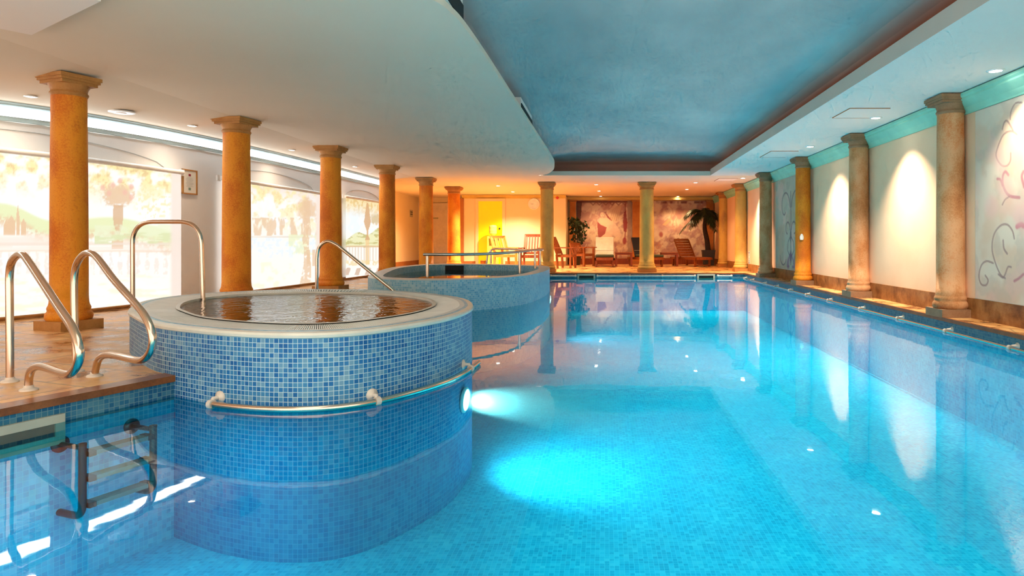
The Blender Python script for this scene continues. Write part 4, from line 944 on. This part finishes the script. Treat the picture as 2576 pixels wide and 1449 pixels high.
b.build('text', 'ink_grey', sh)
def box_part(root, name, mat, c, d): b = MB(); b.box(c, d); return b.build(name, mat, root)
# clock
Yc = YB - .03; c = D(1343, 513, Yc); root = thing('wall_clock', 'round white wall clock beside the speckled ochre column', 'clock', c)
Mx = Matrix.Rotation(PI / 2, 3, 'X'); R = 14.5 * Yc / F
b = MB(); b.lathe([(R, -.03), (R, .02), (R * .95, .03), (R * .84, .03), (R * .8, .015)], c, 40, M=Mx); b.build('rim', 'white_plastic', root)
b = MB(); b.lathe([(R * .82, .0), (R * .82, .012), (0.0, .012)], c, 40, M=Mx); f_ = b.build('face', 'paper', root)
b = MB()
for k in range(12): a = k * PI / 6; b.box(c + Vector((math.sin(a) * R * .66, -.0135, math.cos(a) * R * .66)), (.02, .002, .034 if k % 3 == 0 else .02))
b.build('hour_marks', 'ink', f_)
b = MB(); b.bar(c + Vector((0, -.015, 0)), c + Vector((-R * .62, -.015, 0)), .016, .003); b.build('minute_hand', 'ink', root)
b = MB(); b.bar(c + Vector((0, -.017, 0)), c + Vector((-R * .40, -.017, -R * .05)), .02, .003); b.build('hour_hand', 'ink', root)
# fire alarm
c = D(1402, 497, YB - .02); root = thing('fire_alarm', 'round red fire alarm on wall right of the speckled column', 'fire alarm', c)
b = MB(); b.lathe([(.055, -.02), (.055, .02), (.04, .04), (0, .045)], c, 24, M=Mx); b.build('sounder', 'ink_red', root); b = MB(); b.box(c + Vector((0, .01, 0)), (.08, .02, .08)); b.build('base', 'ink_red', root)
# exit sign
c = D(1098, 492, YR - .06); root = thing('exit_sign', 'small glowing red-lettered exit sign above the pale door', 'sign', c)
box_part(root, 'housing', 'white_plastic', c, (.34, .08, .13)); box_part(root, 'panel', 'exit_glow', c + Vector((0, -.042, 0)), (.32, .004, .11))
def text(root, name, body, size, loc, rot, mat, ext=.001):
    cu = bpy.data.curves.new(name, 'FONT'); cu.body = body; cu.size = size; cu.align_x = 'CENTER'; cu.align_y = 'CENTER'; cu.extrude = ext
    o = bpy.data.objects.new(name + '_tmp', cu); COL.objects.link(o); dg = bpy.context.evaluated_depsgraph_get(); me = bpy.data.meshes.new_from_object(o.evaluated_get(dg)); COL.objects.unlink(o); bpy.data.objects.remove(o)
    me.materials.clear(); me.materials.append(MATS[mat]); m = bpy.data.objects.new(name, me); COL.objects.link(m); m.parent = root; m.location = Vector(loc) - parent_world(root); m.rotation_euler = rot; return m
text(root, 'lettering', 'EXIT', .10, c + Vector((0, -.046, 0)), (PI / 2, 0, 0), 'ink_red')
# small notice in the alcove
Yn = ALC * F / (1034 - CX); c = Vector((ALC + .01, Yn, ZC - (537 - CY) * Yn / F)); root = thing('wall_sign', 'small two-line sign on alcove wall left of the pale door', 'sign', c)
box_part(root, 'plate', 'beige_plastic', c, (.012, .34, .26))
for dz in (.05, -.03): box_part(root, 'text_line', 'ink', c + Vector((.008, 0, dz)), (.004, .26, .035))
# depth sign on right wall
Yn = XR * F / (1885 - CX); c = Vector((XR - .004, Yn, ZC - (650 - CY) * Yn / F)); root = thing('depth_sign', 'narrow white wall sign with blue downward arrow by the golden column', 'sign', c)
box_part(root, 'plate', 'white_plastic', c, (.006, .16, .40))
b = MB(); b.prism([(-.022, .0), (.022, 0), (.022, .05), (-.022, .05)], 0, .002); b.prism([(-.05, 0), (0, -.065), (.05, 0)], 0, .002); b.prism([(-.035, .05), (.035, .05), (0, .085)], 0, .002)
Ms = Matrix.Rotation(-PI / 2, 3, 'Z') @ Matrix.Rotation(PI / 2, 3, 'X'); b.v = [Ms @ v + c + Vector((-.004, 0, -.11)) for v in b.v]; b.build('arrow', 'ink_blue', root)
for dz, w in ((.17, .10), (.14, .07), (.09, .03), (.0, .05)): box_part(root, 'text_line', 'ink_blue', c + Vector((-.004, 0, dz)), (.002, w, .018))
# white patch on the third right wall column
c = Vector((xat(2017, 13.14), 13.14, ZC - (597 - CY) * 13.14 / F)); b = MB(); b.lathe([(.03, -.05), (.04, -.02), (.038, .02), (.022, .055), (.006, .07)], c, 12); b.v = [Vector((v.x, c.y + (v.y - c.y) * .35, v.z)) for v in b.v]; o = b.build('wall_button', 'white_plastic'); tag(o, 'small white wall button on the orange-stained right wall column', 'button')

# doors
def frame_door(nm, x0, x1, y, h, mat, fmat, panels=False):
    root = bpy.data.objects.new(nm, None); COL.objects.link(root); root['kind'] = 'structure'; root.location = ((x0 + x1) / 2, y, 0)
    box_part(root, 'door_leaf', mat, ((x0 + x1) / 2, y - .02, h / 2), (x1 - x0, .04, h))
    b = MB(); b.box((x0 - .05, y - .025, h / 2 + .05), (.1, .06, h + .1)); b.box((x1 + .05, y - .025, h / 2 + .05), (.1, .06, h + .1)); b.box(((x0 + x1) / 2, y - .025, h + .05), (x1 - x0, .06, .1)); b.build('door_frame', fmat, root)
    if panels:
        b = MB()
        for xx in (x0 + (x1 - x0) * .27, x0 + (x1 - x0) * .73):
            for z0_, z1_ in ((.2, .9), (1.05, 1.75), (1.85, h - .12)):
                for c, d in (((xx, z0_), (.3, .02)), ((xx, z1_), (.3, .02)), ((xx - .15, (z0_ + z1_) / 2), (.02, z1_ - z0_)), ((xx + .15, (z0_ + z1_) / 2), (.02, z1_ - z0_))): b.box((c[0], y - .042, c[1]), (d[0], .012, d[1]))
        b.build('door_panel', mat, root)
    return root
d = frame_door('door_1', xat(1204, YB), xat(1264, YB), YB, 2.28, 'yellow_paint', 'wall_warm'); b = MB(); c = D(1257, 575, YB - .06); b.lathe([(.012, 0), (.012, .03), (.03, .04), (.03, .06), (0, .07)], c + Vector((0, .03, 0)), 16, M=Mx); b.build('door_knob', 'ink', d)
d = frame_door('door_2', xat(1058, YR), xat(1128, YR), YR, 2.2, 'door_white', 'door_white', True); box_part(d, 'door_sign', 'beige_plastic', D(1096, 549, YR - .05), (.2, .006, .06))

# water cooler
Yw = 23.3; x = xat(1240, Yw); root = thing('water_cooler', 'water cooler with upturned bottle standing before the yellow door', 'water cooler', (x, Yw, 0))
b = MB(); w = .34
b.box((x, Yw, .35), (w, .34, .70)); b.box((x, Yw + .1, .83), (w, .14, .26)); b.box((x - w / 2 + .025, Yw, .83), (.05, .34, .26)); b.box((x + w / 2 - .025, Yw, .83), (.05, .34, .26)); b.box((x, Yw, 1.0), (w, .34, .08)); b.build('body', 'cooler_body', root)
box_part(root, 'drip_tray', 'frame_wood', (x, Yw - .1, .71), (.22, .12, .02))
for s_ in (-1, 1): b = MB(); b.cyl((x + s_ * .05, Yw + .02, .9), (x + s_ * .05, Yw - .07, .9), .014, 10); b.cyl((x + s_ * .05, Yw - .07, .91), (x + s_ * .05, Yw - .07, .86), .012, 10); b.build('tap', 'ink', root)
b = MB(); b.lathe([(.05, 1.04), (.06, 1.07), (.13, 1.12), (.135, 1.16), (.128, 1.18), (.135, 1.2), (.135, 1.28), (.128, 1.3), (.135, 1.32), (.135, 1.38), (.11, 1.42), (0, 1.43)], (x, Yw, 0), 28); b.build('bottle', 'cooler_bottle', root)
c = Vector((xat(1216, 23.3), 23.3, 0)); b = MB(); b.lathe([(.09, 0), (.11, .2), (.115, .2), (.1, .17), (0, .02)], c, 18); b.v = [Vector((v.x * 1, v.y, v.z)) for v in b.v]; o = b.build('waste_bin', 'brown_trim'); tag(o, 'small brown bin on the floor beside the yellow door', 'bin')

# ---------------------------------------------------------------- furniture
def put(root, loc, rz): root.location = loc; root.rotation_euler = (0, 0, rz); return root
def armchair(label, wd, loc, rz, w=.58, h=1.02, group='wooden armchairs at the far end', nsl=6, lean=.18, sc=1.0):
    r = thing('wooden_armchair', label, 'armchair', (0, 0, 0), group); d = .52
    for sx in (-1, 1):
        b = MB(); b.box((sx * (w / 2 - .03), -d / 2 + .03, .32), (.06, .06, .64)); b.build('leg', wd, r)
        b = MB(); b.bar((sx * (w / 2 - .03), d / 2 - .06, 0), (sx * (w / 2 - .03), d / 2 - .03, .44), .06, .06, (0, 1, 0)); b.build('leg', wd, r)
        b = MB(); b.box((sx * (w / 2 - .01), -.02, .655), (.08, d + .10, .03)); b.build('armrest', wd, r)
    b = MB()
    for k in range(6): b.box((0, -d / 2 + .05 + k * .085, .43), (w - .1, .07, .022))
    b.box((0, -d / 2 + .03, .39), (w - .1, .03, .07)); b.box((0, d / 2 - .05, .39), (w - .1, .03, .07))
    for sx in (-1, 1): b.box((sx * (w / 2 - .03), 0, .39), (.03, d - .1, .07))
    b.build('seat', wd, r)
    b = MB(); y0 = d / 2 - .05
    def at(xx, t): return Vector((xx, y0 + lean * t, .42 + (h - .42) * t))
    for sx in (-1, 1): b.bar(at(sx * (w / 2 - .03), 0), at(sx * (w / 2 - .03), 1.03), .05, .04, (0, 1, 0))
    b.bar(at(-w / 2 + .03, .97), at(w / 2 - .03, .97), .035, .09); b.bar(at(-w / 2 + .03, .12), at(w / 2 - .03, .12), .035, .06)
    for k in range(nsl):
        xx = -w / 2 + .09 + k * (w - .18) / (nsl - 1); b.bar(at(xx, .12), at(xx, .95), .045, .018, (0, 1, 0))
    b.build('backrest', wd, r); r.scale = (sc, sc, sc)
    return put(r, loc, rz)
armchair('pale wooden slatted armchair standing in front of the yellow door', 'pale_wood', (xat(1271, 21.4), 21.4, 0), .7, lean=.26)
armchair('reddish wooden slatted armchair below the wall clock', 'red_wood', (xat(1337, 20.6), 20.6, 0), -.1, w=.62, h=1.06)
armchair('reddish wooden armchair seen side-on, just right of the speckled column', 'teak', (xat(1424, 21.6), 21.6, 0), PI / 2 - .25, w=.6, h=.98, lean=.24)
armchair('reddish wooden armchair in front of the leafy plant', 'teak', (xat(1468, 23.2), 23.2, 0), .95, w=.6, h=.78)
def lounger(label, loc, rz, back, seat, ang=1.05, wd='teak'):
    r = thing('sun_lounger', label, 'sun lounger', (0, 0, 0), 'sun loungers in the lounge recess'); L = 1.75; w = .66; z = .27
    b = MB()
    for sx in (-1, 1): b.box((sx * (w / 2 - .02), 0, z), (.04, L, .07))
    b.box((0, -L / 2 + .02, z), (w, .04, .07)); b.box((0, L / 2 - .02, z), (w, .04, .07)); b.build('frame', wd, r)
    for sx in (-1, 1):
        for sy in (-1, 1): b = MB(); b.box((sx * (w / 2 - .05), sy * (L / 2 - .14), .13), (.06, .06, .26)); b.build('leg', wd, r)
    b = MB(); b.box((0, -L / 2 + .10, .06), (w - .1, .05, .03)); b.build('stretcher', wd, r)
    b = MB()
    for k in range(9): b.box((0, -L / 2 + .07 + k * .115, z + .045), (w - .06, .085, .018))
    b.build('seat', wd, r)
    y0 = .22; ca, sa = math.cos(ang), math.sin(ang); BL = .72; bs = MB()
    for sx in (-1, 1): bs.bar((sx * (w / 2 - .04), y0, z + .05), (sx * (w / 2 - .04), y0 + BL * ca, z + .05 + BL * sa), .04, .03, (0, -sa, ca))
    for k in range(7): t = .06 + k * .11; bs.bar((-w / 2 + .03, y0 + t * ca, z + .06 + t * sa), (w / 2 - .03, y0 + t * ca, z + .06 + t * sa), .08, .018, (0, -sa, ca))
    bs.build('backrest', wd, r)
    if back:
        b = MB(); M = Matrix.Rotation(ang, 3, 'X'); b.box((0, y0 + BL * .5 * ca - .05 * sa, z + .06 + BL * .5 * sa + .05 * ca), (w - .02, BL + .04, .07), M); bc = b.build('back_cushion', back, r); md = bc.modifiers.new('round', 'BEVEL'); md.width = .025; md.segments = 3
        b = MB(); M2 = Matrix.Rotation(ang, 3, 'X'); b.box((0, y0 + BL * .28 * ca - .088 * sa, z + .06 + BL * .28 * sa + .088 * ca), (w - .02, .012, .006), M2); b.build('seam', 'ink_grey', bc)
    if seat:
        b = MB(); b.box((0, -L / 2 + .55, z + .10), (w - .04, 1.04, .08)); sc = b.build('seat_cushion', seat, r); md = sc.modifiers.new('round', 'BEVEL'); md.width = .03; md.segments = 3
    return put(r, loc, rz)
lounger('wooden sun lounger with white back cushion below the angel painting', (xat(1521, 23.2), 23.2, 0), 0.0, 'towel_white', 'cushion_green')
lounger('wooden sun lounger with dark cushion partly hidden behind mottled column', (xat(1624, 23.3), 23.3, 0), .35, 'cushion_dark', 'cushion_green')
lounger('bare slatted wooden sun lounger beneath the potted palm', (xat(1738, 23.4), 23.4, 0), .42, None, None, .95)
def table(label, loc, rz=0):
    r = thing('side_table', label, 'side table', (0, 0, 0), 'side tables between the loungers'); w, d, h = .62, .5, .47
    b = MB()
    for k in range(5): b.box((0, -d / 2 + .05 + k * .1, h), (w, .09, .025))
    b.build('tabletop', 'teak', r)
    for sx in (-1, 1):
        for sy in (-1, 1): b = MB(); b.box((sx * (w / 2 - .05), sy * (d / 2 - .05), h / 2), (.065, .065, h - .02)); b.build('leg', 'red_wood', r)
    b = MB(); b.box((0, -d / 2 + .04, h - .045), (w - .1, .03, .06)); b.box((0, d / 2 - .04, h - .045), (w - .1, .03, .06)); b.build('apron', 'red_wood', r)
    return put(r, loc, rz)
table('low wooden side table right of the white-cushioned lounger', (xat(1569, 23.3), 23.3, 0)); table('low wooden side table left of the bare slatted lounger', (xat(1683, 23.3), 23.3, 0))
# palm
Yp = 24.1; x = xat(1782, Yp); root = thing('potted_palm', 'tall dark potted palm with arching fronds in the right corner', 'palm', (x, Yp, 0))
b = MB(); b.lathe([(.24, 0), (.30, .5), (.31, .5), (.31, .55), (.27, .55), (.26, .48), (0, .48)], (x, Yp, 0), 4, smooth=False, M=Matrix.Rotation(PI / 4, 3, 'Z')); b.build('planter', 'planter', root)
T = [Vector((x, Yp, .45)), Vector((x - .05, Yp, .9)), Vector((x - .13, Yp, 1.3)), Vector((x - .12, Yp, 1.6)), Vector((x - .08, Yp, 1.82))]
b = MB(); b.tube(smooth_path(T, 5), [.10 - .045 * k / 20 for k in range(21)], 10); b.build('trunk', 'bark', root)
top = T[-1]
for k in range(20):
    a = k * 2.399 + .3; el = random.uniform(-.2, 1.1); L = random.uniform(.7, 1.15); dv = Vector((math.cos(a) * (1.0 if math.cos(a) < 0 else .45), math.sin(a) * .8, 0)); spine = []
    for i in range(9):
        t = i / 8; spine.append(top + dv * L * t * (1 - .12 * t) + Vector((0, 0, el * L * t * .9 - (.55 + .4 * el) * L * t * t)))
    spine = [Vector((p.x, p.y, min(p.z, 2.42))) for p in spine]
    b = MB(); b.tube(spine, [.012 * (1 - .8 * i / 8) for i in range(9)], 5); side = Vector((-dv.y, dv.x, 0)).normalized()
    fine = smooth_path(spine, 4)
    for i in range(4, len(fine)):
        t = i / len(fine); ll = .26 * math.sin(PI * (.12 + .82 * t)) + .05; tan = (fine[min(i + 1, len(fine) - 1)] - fine[i - 1]).normalized()
        for s_ in (-1, 1):
            tip = fine[i] + side * s_ * ll * .65 + tan * ll * .55 + Vector((0, 0, -ll * random.uniform(.25, .7))); wv = tan * .016
            mid = (fine[i] + tip) / 2 + Vector((0, 0, .02)); b.add([fine[i] - wv, fine[i] + wv, mid + wv, mid - wv, tip], [(0, 1, 2, 3), (3, 2, 4)])
    b.build('frond', 'leaf_palm', root)
# leafy plant
Yp = 24.5; x = xat(1448, Yp); root = thing('potted_plant', 'dark leafy potted plant left of the angel painting', 'plant', (x, Yp, 0))
b = MB(); b.lathe([(.16, 0), (.21, .38), (.22, .38), (.22, .42), (.19, .42), (.18, .36), (0, .36)], (x, Yp, 0), 24); b.build('planter', 'planter', root)
b = MB()
for k in range(7): a = k * .9; b.tube(smooth_path([Vector((x, Yp, .35)), Vector((x + .06 * math.cos(a), Yp + .05 * math.sin(a), .8)), Vector((x + .05 + .2 * math.cos(a), Yp + .1 * math.sin(a), 1.2 + .06 * k))], 4), .012, 6)
b.build('stem', 'bark', root)
b = MB()
for k in range(230):
    cxx, czz, rr = random.choice([(-.10, 1.58, .18), (.10, 1.28, .26), (.24, 1.42, .22), (.14, 1.02, .22), (-.03, 1.45, .22)]); a = random.uniform(0, 2 * PI); q = rr * math.sqrt(random.random())
    p = Vector((x + cxx + q * math.cos(a), Yp + random.uniform(-.2, .2), czz + q * math.sin(a) * .9)); d1 = Vector((random.uniform(-1, 1), random.uniform(-.7, .3), random.uniform(-1, .5))).normalized(); l = random.uniform(.09, .16); s2 = d1.cross(Vector((random.uniform(-1, 1), 1, random.uniform(-1, 1)))).normalized() * l * .35
    b.add([p, p + d1 * l * .5 + s2, p + d1 * l, p + d1 * l * .5 - s2], [(0, 1, 2, 3)])
b.build('foliage', 'leaf_dark', root)

# ---------------------------------------------------------------- world and camera
w = bpy.data.worlds.new('World'); scene.world = w; w.use_nodes = True
w.node_tree.nodes['Background'].inputs[0].default_value = (1.0, .88, .74, 1); w.node_tree.nodes['Background'].inputs[1].default_value = 1.4
cam = bpy.data.cameras.new('Camera'); cam.sensor_fit = 'HORIZONTAL'; cam.sensor_width = 36; cam.lens = 36 * F / W_
cam.shift_x = (W_ / 2 - CX) / W_; cam.shift_y = (CY - H_ / 2) / W_; cam.clip_start = .05; cam.clip_end = 100
co = bpy.data.objects.new('Camera', cam); COL.objects.link(co); co.location = (0, 0, ZC); co.rotation_euler = (PI / 2, 0, 0); scene.camera = co
vs = scene.view_settings; vs.view_transform = 'Standard'; vs.look = 'None'; vs.gamma = 1; vs.exposure = 1.0; vs.use_curve_mapping = False
cy = scene.cycles; cy.use_denoising = True; cy.use_adaptive_sampling = True; cy.adaptive_threshold = .08; cy.adaptive_min_samples = 12; cy.max_bounces = 4; cy.diffuse_bounces = 3; cy.glossy_bounces = 3; cy.transparent_max_bounces = 8; cy.transmission_bounces = 2; cy.caustics_reflective = False; cy.caustics_refractive = False; cy.sample_clamp_indirect = 4
